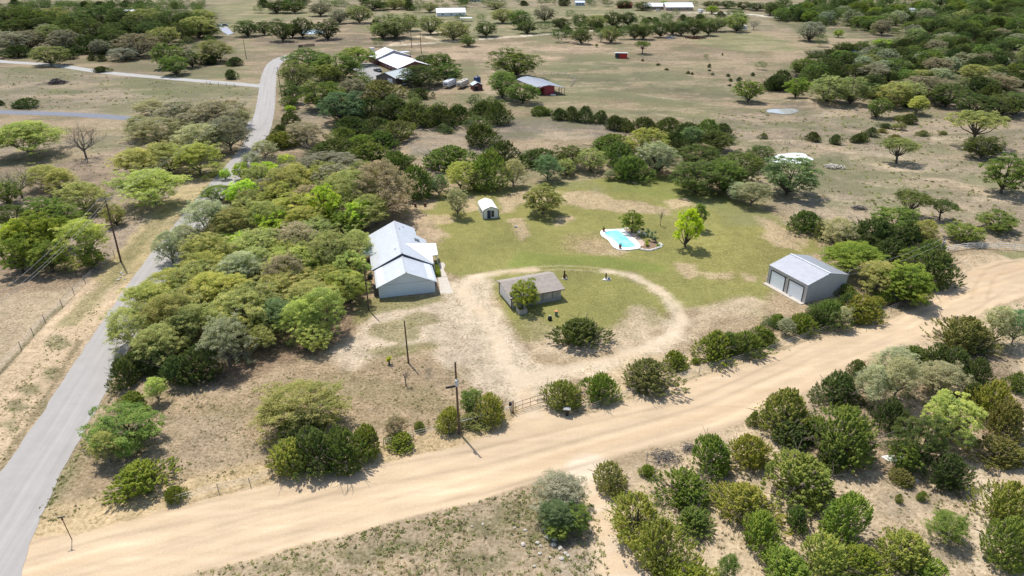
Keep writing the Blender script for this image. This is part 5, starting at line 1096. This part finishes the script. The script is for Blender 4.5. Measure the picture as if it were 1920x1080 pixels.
tag(MB().slab([(*at(q_[0], q_[1]), .07) for q_ in ((655, 122), (672, 118), (700, 118), (716, 130), (712, 146), (690, 152), (675, 144), (668, 136))], .1).build("parking_pad", asphalt_material("pad_asphalt", (.30, .29, .28))), kind='structure')

# ------------------------------------------------------------------ swimming pool and its bed
pc = at(1168, 450); L2 = lambda pts, z: [(*at(u, v), z) for u, v in pts]
COP = [(1125.5, 437), (1128, 433), (1136, 431), (1150, 430.5), (1164, 430), (1172, 433), (1185, 444), (1199, 458), (1200.5, 464), (1196, 467), (1182, 469), (1168, 469.5), (1158, 468), (1148, 462), (1141, 452), (1134, 447), (1128, 443)]
WAT = [(1134, 438), (1138, 435), (1150, 433.2), (1158, 433), (1164, 436), (1176, 446.5), (1191, 460.5), (1188, 463.5), (1173, 465), (1163, 463), (1156, 455), (1148, 449), (1139, 444.5)]
def sm(pts, n=5): # closed catmull-rom
    out = []; N = len(pts)
    for i in range(N):
        p0, p1, p2, p3 = [np.array(pts[(i + k) % N], float) for k in (-1, 0, 1, 2)]
        for k in range(n):
            t = k / n; out.append(tuple(.5 * ((2 * p1) + (-p0 + p2) * t + (2 * p0 - 5 * p1 + 4 * p2 - p3) * t * t + (-p0 + 3 * p1 - 3 * p2 + p3) * t ** 3)))
    return out
pool = empty("swimming_pool", (pc[0], pc[1], 0), 0, "pale turquoise kidney-shaped pool with a white rim on the lawn", "swimming pool")
def ring(outer, inner, z, th, name, mat, parent):
    def rs_(p, n=90):
        P_ = np.array(p + [p[0]]); s_ = np.concatenate([[0], np.cumsum(np.linalg.norm(np.diff(P_, axis=0), axis=1))]); t = np.linspace(0, s_[-1], n, endpoint=False)
        return np.stack([np.interp(t, s_, P_[:, 0]), np.interp(t, s_, P_[:, 1])], 1)
    O = rs_([tuple(at(*p)) for p in sm(outer)]); I = rs_([tuple(at(*p)) for p in sm(inner)])
    I = np.array([O_ for O_ in I]); c0_ = np.array(pc); n = len(O)
    aO = np.arctan2(*(O - c0_).T[::-1]); kk = np.argmin(((I - O[0]) ** 2).sum(1)); I = np.roll(I, -kk, 0)
    V = [(a[0] - pc[0], a[1] - pc[1], z) for a in O] + [(a[0] - pc[0], a[1] - pc[1], z) for a in I] + [(a[0] - pc[0], a[1] - pc[1], z - th) for a in O] + [(a[0] - pc[0], a[1] - pc[1], z - th) for a in I]
    F = []
    for i in range(n):
        j = (i + 1) % n; F += [(i, j, n + j, n + i), (2 * n + i, 2 * n + j, j, i), (n + i, n + j, 3 * n + j, 3 * n + i)]
    return MB().add(V, F).build(name, mat, parent)
ring(COP, WAT, .14, .2, 'rim', plain("white_coping", (.80, .79, .74), .6, var=.05), pool)
wm, t, bb = nodes("pool_water"); c = mix(t, mrange(t, noise(t, .35, 3, .6, objvec(t)), .35, .65, 0, 1), (.16, .56, .70), (.38, .74, .82)); t.links.new(c, bb.inputs['Base Color']); bb.inputs['Roughness'].default_value = .06; bb.inputs['Specular IOR Level'].default_value = .6
bp = t.nodes.new("ShaderNodeBump"); bp.inputs['Strength'].default_value = .08; t.links.new(noise(t, 3, 3, .6, objvec(t)), bp.inputs['Height']); t.links.new(bp.outputs[0], bb.inputs['Normal'])
MB().slab([(q[0] - pc[0], q[1] - pc[1], .075) for q in [at(*p) for p in sm(WAT)]], .05).build('water', wm, pool)
st = MB(); st.slab([(at(u, v)[0] - pc[0], at(u, v)[1] - pc[1], .081) for u, v in ((1145, 437), (1150, 435), (1158, 434.6), (1162, 437.5), (1156, 439))], .01); st.build('step', plain("pool_step", (.22, .62, .72), .2), pool)
MB().slab([(q[0] - pc[0], q[1] - pc[1], .11) for q in [at(*p) for p in ((1168, 430.5), (1178, 432), (1195, 441), (1209, 456), (1206, 463), (1200, 461), (1186, 444))]], .1).build('paving', plain("pinkish_paving", (.47, .36, .29), .8), pool)
o = MB().slab([(*at(u, v), .03) for u, v in sm([(1172, 431), (1190, 430), (1205, 436), (1222, 445), (1238, 458), (1237, 464), (1220, 468), (1202, 466), (1206, 456), (1190, 442)], 3)], .05).build("flower_bed", plain("bed_mulch", (.24, .16, .10), .95, var=.4, scale=3)); tag(o, kind='structure')
rnd = random.Random(3)
def rock(name, x_, y_, s, label, group, mat=None, z=0):
    m = MB(); n = 9; pr_ = []
    rng = random.Random(int(x_ * 100 + y_ * 37)); V = []
    rings = [(0.62, -.12), (1.0, .12), (.92, .42), (.55, .66), (0.12, .74)]
    for r_, z_ in rings:
        for k in range(n): t = 2 * math.pi * k / n; j = rng.uniform(.78, 1.18); V.append((s * r_ * j * math.cos(t), s * r_ * j * math.sin(t) * .8, s * z_ * rng.uniform(.85, 1.15)))
    F = [(i * n + k, i * n + (k + 1) % n, (i + 1) * n + (k + 1) % n, (i + 1) * n + k) for i in range(4) for k in range(n)] + [tuple(range(n))[::-1], tuple(4 * n + k for k in range(n))]
    o = m.add(V, F).build(name, mat or M_STONE); o.location = (x_, y_, z); o.rotation_euler = (0, 0, rng.uniform(0, 6)); return tag(o, label, "rock", group)
rs_ = [(1199, 466.5), (1204, 468), (1209, 469), (1214, 469.6), (1219, 469.6), (1224, 468.6), (1229, 467), (1234, 465), (1238.5, 463), (1241, 460), (1238, 457.5)]
for i, (u, v) in enumerate(rs_):
    q = at(u, v); rock("edging_rock", q[0], q[1], .42, f"white boulder edging the pool bed, {ORD[i]} from the left" if i < 9 else f"white boulder at the right end of the pool bed, {'lower' if i == 9 else 'upper'} one", "white boulders edging the pool bed", plain("white_boulder", (.66, .63, .58), .85))
for i, (u, v) in enumerate([(1168, 429.5), (1173, 428.8), (1178, 428.6)]): q = at(u, v); rock("edging_rock", q[0], q[1], .35, f"pale stone behind the pool under the round tree, {ORD[i]} from left", "pale stones behind the pool", plain("white_boulder", (.66, .63, .58), .85))
def pot(u, v, label):
    q = at(u, v); t_ = empty("plant_pot", (q[0], q[1], .14), 0, label, "plant pot", "pots on the pool rim")
    MB().lathe([(.20, 0), (.30, .5), (.33, .5), (.33, .56), (.26, .56), (.24, .4)], (0, 0, 0), 14).build('pot', plain("terracotta", (.30, .09, .05), .8), t_)
    rng = np.random.default_rng(int(u)); C = rng.normal(size=(120, 3)) * [.16, .16, .2] + [0, 0, .75]; V, F = leaf_quads(C, rng.normal(size=(120, 3)), .09, rng); o = link('plant', npmesh('pot_plant', V, F, M_LEAF, {"tint": np.repeat(rng.uniform(0, .6, 120), 4)}), t_); o.color = (.10, .13, .05, 1)
pot(1131.8, 434.5, "terracotta pot at the far left corner of the pool rim"); pot(1162.5, 466.5, "terracotta pot with a plant on the near pool rim")
def chair_(u, v, rz, label):
    q = at(u, v); t_ = empty("garden_chair", (q[0], q[1], .11), R(rz), label, "chair", "white garden chairs by the pool")
    MB().box((0, 0, .42), (.55, .55, .06)).build('seat', M_WHITE, t_); MB().box((0, .27, .75), (.55, .05, .6)).build('backrest', M_WHITE, t_)
    for a in (-.25, .25):
        for b_ in (-.25, .25): MB().tube([(a, b_, 0), (a, b_, .42)], .025, 6).build('leg', M_WHITE, t_)
        MB().box((a * 1.1, 0, .65), (.05, .55, .04)).build('armrest', M_WHITE, t_)
chair_(1198, 440.5, -30, "pale garden chair in the pool bed, left of two"); chair_(1208.5, 442, 60, "pale garden chair in the pool bed, right of two")
q = at(1205, 436.5); t_ = empty("grill", (q[0], q[1], .03), 0, "dark round grill between the chairs in the pool bed", "grill"); MB().lathe([(.1, .55), (.32, .7), (.36, .9), (.30, 1.08), (.0, 1.2)], (0, 0, 0), 14).build('bowl', M_BLACK, t_)
for k in range(3): a = k * 2.09; MB().tube([(.12 * math.cos(a), .12 * math.sin(a), .62), (.34 * math.cos(a), .34 * math.sin(a), 0)], .025, 5).build('leg', M_GALV, t_)
def spiky(name, u, v, W_, H_, col, label, cat, n=420, sz=.18, group=None):
    """rosettes of stiff leaves"""
    q = at(u, v); t_ = empty(name, (q[0], q[1], 0), 0, label, cat, group); rng = np.random.default_rng(int(u * 3 + v)); V = []; F = []
    nr = 5
    for i in range(nr):
        cx, cy = rng.normal(0, W_ * .22, 2); cz = rng.uniform(.3, .75) * H_
        for j in range(n // nr):
            th = rng.uniform(0, 6.283); el = rng.uniform(-.2, 1.3); L = sz * rng.uniform(2.2, 3.6); d = np.array([math.cos(th) * math.cos(el), math.sin(th) * math.cos(el), math.sin(el)]); sd_ = np.array([-math.sin(th), math.cos(th), 0]) * sz * .16
            b_ = np.array([cx, cy, cz]); k = len(V); V += [b_ - sd_, b_ + sd_, b_ + d * L * .6 + sd_ * .8, b_ + d * L]; F.append((k, k + 1, k + 2, k + 3))
    o = link('leaves', npmesh('rosette', V, F, M_LEAF, {"tint": rng.uniform(.1, .9, len(V))}), t_); o.color = (*col, 1)
    m = MB(); [m.tube([(a, b_, -.02), (a * 1.2, b_ * 1.2, H_ * .55)], .06, 6) for a, b_ in ((.1, .05), (-.12, .1), (.02, -.12))]; m.build('stem', M_BARK, t_)
spiky("yucca_plant", 1222, 448, 3.0, 1.9, (.20, .25, .18), "large grey-green yucca clump in the pool bed", "yucca", 900)
spiky("yucca_plant", 1229, 452, 2.6, 1.7, (.20, .25, .18), "grey-green yucca right of the large clump by the pool", "yucca", 700)
spiky("yucca_plant", 1214.5, 443, 1.4, 2.0, (.15, .20, .13), "slim dark grey-green yucca left of the large clump", "yucca", 400)
spiky("palm_shrub", 1213.5, 460, 1.5, 1.0, (.30, .34, .06), "yellow-green palm-like shrub in the front of the pool bed", "shrub", 500)
spiky("low_shrub", 1233, 462, 1.0, .5, (.16, .30, .04), "low bright green plant at the right corner of the pool bed", "shrub", 300, .12)
spiky("young_yucca", 730, 683, .9, 1.9, (.42, .42, .06), "small yellow-green spiky yucca on the bare yard", "yucca", 360, .16)

# ------------------------------------------------------------------ poles and lines
def pole(u, v, H_, label, lean=(0, 0), r=.17, mat=None, arms=0, can=False, az=0, name="utility_pole"):
    x_, y_ = at(u, v); t_ = empty(name, (x_, y_, -.1), az, label, "pole" if name != "utility_pole" else "utility pole")
    m = MB(); m.tube([(0, 0, 0), (lean[0] * .5, lean[1] * .5, H_ / 2), (lean[0], lean[1], H_)], r, 10, r * .68); m.build('post', mat or M_POLE, t_)
    if arms:
        a = MB().box((lean[0], lean[1] - .12, H_ - .35), (2.6, .12, .14)).build('crossarm', M_POLEG, t_)
        for k in (-1.15, -.4, .4, 1.15): MB().lathe([(.05, 0), (.09, .08), (.05, .14), (.08, .2), (0, .26)], (lean[0] + k, lean[1] - .12, H_ - .28), 8).build('insulator', M_GALV, a)
        MB().tube([(lean[0] - .7, lean[1] - .1, H_ - .4), (lean[0], lean[1] - .14, H_ - 1.1)], .025, 5).tube([(lean[0] + .7, lean[1] - .1, H_ - .4), (lean[0], lean[1] - .14, H_ - 1.1)], .025, 5).build('brace', M_GALV, t_)
    if can:
        c_ = MB().lathe([(.20, 0), (.24, .06), (.24, .85), (.20, .92), (.08, .98)], (.02, -.42, H_ - 3.4), 14).build('transformer', plain("pale_grey_can", (.55, .56, .57), .4), t_)
        MB().tube([(0, -.42, H_ - 2.45), (0, -.42, H_ - 2.2)], .05, 6).build('bushing', M_POLE, c_); MB().box((0, -.2, H_ - 2.9), (.1, .2, .5)).build('bracket', M_GALV, t_)
        MB().lathe([(.05, 0), (.09, .08), (.05, .14), (.0, .22)], (0, 0, H_ - .02), 8).build('insulator', M_GALV, t_)
    return t_, (x_, y_)
pole(861, 812, 11.6, "tall brown utility pole with a grey transformer by the gate", can=True, lean=(-.12, 0))
pole(766, 681, 7.9, "bare brown pole standing alone in the yard", lean=(-.12, 0), r=.14)
pole(692, 582, 9.2, "brown pole just left of the blue house gable", lean=(-.1, 0), r=.15)
pL, qL = pole(227, 491, 14.2, "tall dark pole with a crossarm left of the asphalt road", lean=(.35, 0), r=.2, arms=1, az=R(35))
pR, qR = pole(1746, 522, 9.0, "grey pole at the right end of the garage thicket", lean=(.25, 0), r=.16, mat=M_POLEG, arms=0)
MB().box((.25, -.1, 8.6), (1.2, .1, .1)).build('crossarm', M_POLEG, pR); MB().lathe([(.16, 0), (.2, .1), (.2, .6), (.1, .7)], (.2, -.35, 7.6), 10).build('transformer', M_GALV, pR)
pN, qN = pole(528, 182, 12.5, "slim pole where the side road meets the asphalt", r=.16)
MB().box((0, -.1, 12.1), (2.2, .12, .12)).build('crossarm', M_POLEG, pN)
pole(772, 90, 12, "thin far pole, left of two behind the homestead", r=.2); pole(790, 101, 12, "thin far pole, right of two behind the homestead", r=.2); pole(750.5, 83, 7, "short far pole left of the two behind the homestead", r=.16); pole(1323, 32, 9, "thin far pole by the white road", r=.2); pole(462, 110, 11, "thin pole in the far left brush", r=.18)
def wire(a, b, sag, label, r=.02, name="power_line", grp="power lines"):
    a = Vector(a); b = Vector(b); pts = []
    for k in range(25):
        t = k / 24; p = a.lerp(b, t); p.z -= sag * 4 * t * (1 - t); pts.append(p)
    return tag(MB().tube(pts, r, 4).build(name, plain("aluminium_wire", (.30, .30, .30), .5, .3)), label, "power line", grp)
away = Vector((qL[0] - qN[0], qL[1] - qN[1], 0)).normalized(); off = Vector((math.cos(R(35)), math.sin(R(35)), 0)); endp = at(-110, 640, 10)
for i, k in enumerate((-1.15, .4, 1.15)):
    top = Vector((qL[0], qL[1], 13.9)) + off * (k + .3); which = ("outer left", "middle", "outer right")[i]
    wire(top, Vector((qN[0] + k * .8, qN[1], 12.2)), 2.5, f"{which} wire running from the crossarm pole to the road junction pole")
    wire(top, Vector((endp[0] + k, endp[1], 10.2)), 1.6, f"{which} wire running from the crossarm pole toward the near left")
g_end = Vector((*local((50.05, 120.0), R(25.2))(Wg - .2, -Lg - .2), 4.9))
wire((qR[0] + .2, qR[1], 8.7), g_end, .6, "upper wire between the grey pole and the metal garage", .022); wire((qR[0] + .2, qR[1], 7.6), g_end + Vector((0, 0, -.9)), .9, "lower wire between the grey pole and the metal garage", .022)

# street name blade post at the junction
x_, y_ = at(135, 1012); t_ = empty("sign_post", (x_, y_, 0), R(15), "thin post with a small dark sign at the road junction", "sign"); MB().tube([(0, 0, -.1), (-.15, 0, 3.4)], .045, 8).build('post', M_RUST, t_)
MB().box((-.15, 0, 3.45), (.75, .03, .2)).build('blade', plain("dark_green_sign", (.06, .08, .07), .5), t_); MB().box((-.14, 0, 3.15), (.2, .04, .3)).build('plate', M_RUST, t_); MB().tube([(-.15, 0, 3.4), (-.17, 0, 3.7)], .02, 5).build('finial', M_GALV, t_)
# gate
def P3(u, v, z=0): q = at(u, v); return Vector((q[0], q[1], z))
ga, gb = P3(966, 773), P3(1022, 755); t_ = empty("farm_gate", ga, math.atan2(gb.y - ga.y, gb.x - ga.x), "rusty pipe gate closing the sandy drive", "gate"); Lg_ = (gb - ga).length
f = MB(); 
for z_ in (.25, .95, 1.65): f.tube([(0, 0, z_), (Lg_, 0, z_)], .035, 6)
for k in range(5): f.tube([(Lg_ * k / 4, 0, .2), (Lg_ * k / 4, 0, 1.68)], .032, 6)
f.build('frame', M_RUST, t_)
for xx, hh_ in ((-.35, 2.1), (Lg_ + .25, 2.0)): MB().tube([(xx, 0, -.1), (xx, 0, hh_)], .09, 8).build('gate_post', M_RUST, t_)
MB().tube([(Lg_ + .3, 0, 0), (Lg_ + .3, 0, 4.2)], .02, 5).build('antenna_rod', M_GALV, t_)
x_, y_ = at(957, 770); t_ = empty("control_box", (x_, y_, 0), 0, "dark box on a bent stand just left of the gate", "control box"); MB().box((0, 0, 1.2), (.45, .35, .55)).build('box', M_BLACK, t_, bevel=.03); MB().tube([(0, 0, 0), (-.15, 0, .5), (0, 0, 1.0)], .05, 6).build('stand', M_POLEG, t_)
x_, y_ = at(1063, 779); t_ = empty("mailbox", (x_, y_, 0), R(-10), "dark mailbox stand with a flat grey lid right of the gate", "mailbox"); MB().tube([(0, 0, -.05), (0, 0, .8)], .2, 12, .24).build('stand', M_BLACK, t_); MB().box((0, 0, .95), (.5, .45, .4)).build('box', M_BLACK, t_, bevel=.04); MB().box((-.02, -.05, 1.25), (1.0, .75, .07)).build('lid', M_GALV, t_)
# fences
def fence(name, pts, step, Hp, label, rails=(.5, .9, 1.25), r=.055, rail_r=.02, pm=None, rm=None, cat="fence", jit=.05, closed_top=None):
    P_ = [P3(*p) for p in pts]; rnd = random.Random(len(pts) + int(pts[0][0])); t_ = empty(name, P_[0], 0, label, cat); o0 = P_[0]; tops = []
    allp = []
    for a, b in zip(P_[:-1], P_[1:]):
        n = max(1, round((b - a).length / step)); allp += [a.lerp(b, k / n) for k in range(n)]
    allp.append(P_[-1])
    for i, p in enumerate(allp):
        q = p - o0; j = (rnd.gauss(0, jit), rnd.gauss(0, jit)); h_ = Hp * rnd.uniform(.94, 1.06)
        if i < 100: MB().tube([(q.x, q.y, -.1), (q.x + j[0], q.y + j[1], h_)], r, 6).build('post', pm or M_POLEG, t_)
    m = MB()
    for z_ in rails: m.tube([(p.x - o0.x, p.y - o0.y, z_) for p in allp], rail_r, 4)
    m.build('rails' if rail_r > .025 else 'wires', rm or M_GALV, t_); return t_
fence("wire_fence", [(330, 945), (410, 922), (470, 910), (512, 893), (620, 865), (720, 838), (830, 808), (960, 775)], 3.6, 1.35, "wire fence along the yard beside the dirt road", r=.045)
fence("pipe_fence", [(842, 812), (905, 795), (958, 778)], 3.2, 1.5, "pale pipe rail fence beside the tall brown pole", rails=(1.45,), r=.06, rail_r=.045)
fence("wire_fence", [(-40, 735), (0, 700), (40, 655), (85, 604), (117, 575), (160, 530), (215, 482)], 6, 1.5, "wire fence left of the asphalt road", r=.06)
fence("wire_fence", [(1028, 755), (1110, 770), (1200, 735), (1310, 702), (1420, 668), (1520, 632), (1640, 596), (1700, 572)], 4.5, 1.3, "wire fence under the bushes by the dirt road", r=.04)
fence("wire_fence", [(1205, 110), (1290, 132), (1370, 152), (1440, 168)], 14, 1.3, "wire fence crossing the paddock on the right", r=.09)
fence("wire_fence", [(1300, 228), (1378, 262), (1430, 262), (1480, 272)], 7, 1.3, "wire fence at the end of the hedge row", r=.08)
fence("wire_fence", [(985, 140), (1020, 140), (1060, 143), (1080, 150), (1070, 163)], 4, 1.4, "round pen fence behind the red barn", rails=(.5, 1.0, 1.4), r=.08, rail_r=.03)
fence("wire_fence", [(388, 158), (395, 158.5), (440, 163)], 5, 1.5, "short fence beside the side road", r=.1)
fence("white_rail_fence", [(1757, 478), (1772, 473), (1790, 470), (1812, 467), (1840, 466.5), (1870, 467), (1900, 469), (1940, 473)], 2.9, 1.45, "white three-rail fence curving beside the sandy road", rails=(.45, .9, 1.36), r=.07, rail_r=.055, pm=M_WHITE, rm=M_WHITE, jit=.01)
fence("board_wall", [(560, 90), (575, 88), (590, 87)], 3, 1.9, "brown entrance wall beyond the oaks by the road", rails=(.4, .8, 1.2, 1.6), r=.2, rail_r=.22, pm=plain("pale_pier", (.5, .46, .4), .9), rm=plain("brown_boards", (.15, .08, .06), .9))

# ------------------------------------------------------------------ small yard things
def heap(name, u, v, W_, H_, label, cat, mat, n=60, L=2.0, r=.05):
    q = at(u, v); rnd = random.Random(int(u)); m = MB()
    for k in range(n):
        a = rnd.uniform(0, 3.14); x_, y_ = rnd.gauss(0, W_ * .22), rnd.gauss(0, W_ * .16); z_ = max(.05, H_ * rnd.uniform(0, 1) * (1 - (abs(x_) + abs(y_)) / W_)); l = L * rnd.uniform(.4, 1)
        m.tube([(x_ - math.cos(a) * l / 2, y_ - math.sin(a) * l / 2, z_ + rnd.uniform(-.2, .2)), (x_, y_, z_ + .15), (x_ + math.cos(a) * l / 2, y_ + math.sin(a) * l / 2, max(0, z_ + rnd.uniform(-.3, .2)))], r, 4)
    o = m.build(name, mat); o.location = (q[0], q[1], 0); return tag(o, label, cat)
heap("brush_pile", 108, 157, 9, 2.4, "dark brush pile alone in the upper left field", "brush pile", plain("charred_wood", (.06, .055, .065), .9), 120, 4, .09)
heap("brush_pile", 1245, 860, 4.5, .6, "grey dead branches behind the small round juniper", "brush pile", M_TWIG, 90, 2.2, .03)
heap("brush_pile", 1293, 842, 2.5, .5, "small heap of grey branches left of the big juniper", "brush pile", M_TWIG, 50, 1.6, .03)
heap("brush_pile", 1562, 314, 6, .8, "grey stone and branch heap right of the white pond", "brush pile", M_STONE, 70, 2, .14)
heap("brush_pile", 1611, 391, 4, .6, "grey branch pile on the bare slope right of lawn", "brush pile", M_TWIG, 60, 2, .08)
heap("scrap_pile", 1300, 72, 11, 1.6, "rusty machinery beyond the paddock at top", "machinery", M_RUST, 60, 4, .25)
heap("scrap_pile", 1255, 72, 9, 1.4, "pale grey scrap heap left of the rusty machinery", "scrap heap", M_GALV, 40, 3, .3)
q = at(845, 727); o = MB().tube([(-.75, 0, .14), (.75, .2, .14)], .13, 8).build("fallen_log", M_BLACK); o.location = (q[0], q[1], 0); o.rotation_euler[2] = R(10); tag(o, "short black log lying left of the tall brown pole", "log")
# small figures of stone on the loop lawn
q = at(1058, 522); t_ = empty("iron_figure", (q[0], q[1], 0), 0, "small rusty garden figure right of the old shed", "garden ornament")
MB().lathe([(.30, 0), (.26, .5), (.17, .95), (.14, 1.25), (.19, 1.45), (.08, 1.7)], (0, 0, .06), 10).build('figure', M_RUST, t_); MB().box((.12, -.1, .04), (1.1, .7, .1)).build('plinth', M_STONE, t_); MB().tube([(.2, 0, .9), (.5, 0, .5), (.55, 0, .1)], .1, 6).build('arm', M_RUST, t_)
q = at(1137, 524); t_ = empty("stone_planter", (q[0], q[1], 0), 0, "dark post on a white stone pad inside the drive loop", "garden ornament")
MB().slab([(-.9, -.4, .12), (.6, -.6, .12), (.9, .1, .12), (-.2, .6, .12)], .15).build('pad', plain("white_pad", (.70, .68, .64), .8), t_); MB().tube([(-.1, 0, .1), (-.12, 0, 1.35)], .16, 8, .13).build('post', M_BLACK, t_); MB().lathe([(.24, 0), (.3, .35), (.1, .45)], (.45, -.1, .12), 10).build('pot', plain("slate_blue", (.12, .14, .18), .6), t_)
q = at(1031, 600); t_ = empty("trash_bag", (q[0], q[1], 0), 0, "dark bin bag beside the large round tree on the loop", "bag"); MB().lathe([(.35, 0), (.42, .3), (.3, .65), (.1, .85)], (0, 0, 0), 10).build('bag', M_BLACK, t_, True); MB().lathe([(.05, .82), (.12, .95), (0, 1.0)], (0, 0, 0), 8).build('knot', M_WHITE, t_)
q = at(1043, 592); t_ = empty("garden_bucket", (q[0], q[1], 0), 0, "green can with an orange lid by the large round tree", "bucket"); MB().lathe([(.25, 0), (.28, .9)], (0, 0, 0), 12).build('can', plain("sage_green", (.12, .2, .15), .6), t_); MB().lathe([(.33, .9), (.33, .98), (.1, 1.08)], (0, 0, 0), 12).build('lid', plain("orange_lid", (.65, .25, .10), .6), t_)
q = at(967, 426); t_ = empty("water_valve_box", (q[0], q[1], 0), 0, "tiny blue-grey valve box on the lawn below the greenish tree", "box"); MB().box((0, 0, .12), (.6, .4, .24)).build('box', plain("blue_grey_box", (.10, .12, .2), .6), t_, bevel=.03); MB().box((0, 0, .26), (.64, .44, .04)).build('lid', M_GALV, t_)
for i, (u, v, nm, lb) in enumerate([(779, 388, "rusty_barrel", "rusty barrel at the tree edge, left of two"), (797, 387, "rusty_barrel", "rusty barrel at the tree edge, right of two")]):
    q = at(u, v); t_ = empty(nm, (q[0], q[1], 0), 0, lb, "barrel", "barrels at the tree edge"); MB().lathe([(.32, 0), (.32, .45), (.34, .47), (.32, .49), (.32, .95), (.28, .93)], (0, 0, 0), 12).build('drum', M_RUST, t_)
for u, v, hh_, lb in ((1238, 424, 3.6, "thin leafless sapling right of the pool"), (761, 723, 2.6, "short leafless sapling on the bare yard")):
    V, F = [], []; rn = random.Random(int(u)); twig(V, F, (0, 0, -.05), (0, 0, hh_ * .55), .10, .05, 7)
    for k in range(9): branch(V, F, (0, 0, hh_ * rn.uniform(.3, .55)), (rn.gauss(0, .5), rn.gauss(0, .5), 1), hh_ * .3, .03, 2, rn, .5, .5)
    q = at(u, v); o = link("bare_sapling", npmesh("sapling", V, F, M_TWIG)); o.location = (q[0], q[1], 0); tag(o, lb, "sapling")
# white tarp and loose stones in the lower right scrub
q = at(1677, 860); V = []; rn = np.random.default_rng(4)
m = MB(); n = 14; pts = [(1.35 * (1 + .22 * math.sin(3 * t) + rn.uniform(-.1, .1)) * math.cos(t), .8 * (1 + .2 * math.cos(2 * t)) * math.sin(t)) for t in [2 * math.pi * k / n for k in range(n)]]
V = [(a, b_, .03) for a, b_ in pts] + [(a * .6, b_ * .6, .16 + rn.uniform(-.05, .08)) for a, b_ in pts] + [(0, 0, .22)]
m.add(V, [(k, (k + 1) % n, n + (k + 1) % n, n + k) for k in range(n)] + [(n + k, n + (k + 1) % n, 2 * n) for k in range(n)]); o = m.build("white_tarp", plain("white_plastic", (.80, .80, .82), .5)); o.location = (q[0], q[1], 0); tag(o, "crumpled white tarp on the sand at lower right", "tarp")
for i, (u, v, s_) in enumerate([(1681, 874, .35), (1687, 871, .28), (1693, 872, .3), (1719, 901, .25), (1859, 663, .25)]):
    q = at(u, v); rock("pale_stone", q[0], q[1], s_, ["pale stone below the white tarp, leftmost", "pale stone below the white tarp, middle", "pale stone below the white tarp, rightmost", "pale stone right of the brownish juniper bush", "lone pale stone behind the scrub"][i], "pale stones on the sand", plain("white_boulder", (.66, .63, .58), .85))
rk = [(981, 1021, .5), (1008, 1018, .45), (1014, 1024, .35), (1038, 1022, .6), (1050, 1028, .5), (1054, 1048, .55), (1060, 1038, .45), (1028, 1008, .7), (1040, 1012, .6), (1022, 990, .6), (1002, 1062, .3), (1065, 1042, .35), (905, 983, .3), (885, 987, .25), (965, 990, .3), (985, 994, .35), (1012, 1038, .4), (1031, 1045, .3)]
for i, (u, v, s_) in enumerate(sorted(rk)):
    q = at(u, v); rock("pale_stone", q[0], q[1], s_ * .62, f"pale limestone lump below the dirt road, {ORD[i]} from left", "limestone lumps below the dirt road")
for i, (u, v, s_) in enumerate([(228, 512, .5), (232, 516, .4), (226, 520, .35), (222, 525, .4), (233, 524, .3), (218, 531, .3)]):
    q = at(u, v); rock("pale_stone", q[0], q[1], s_ * .8, f"white rubble at the foot of the crossarm pole, {['topmost', 'second', 'third', 'fourth', 'fifth', 'lowest'][i]} piece", "white rubble by the crossarm pole")
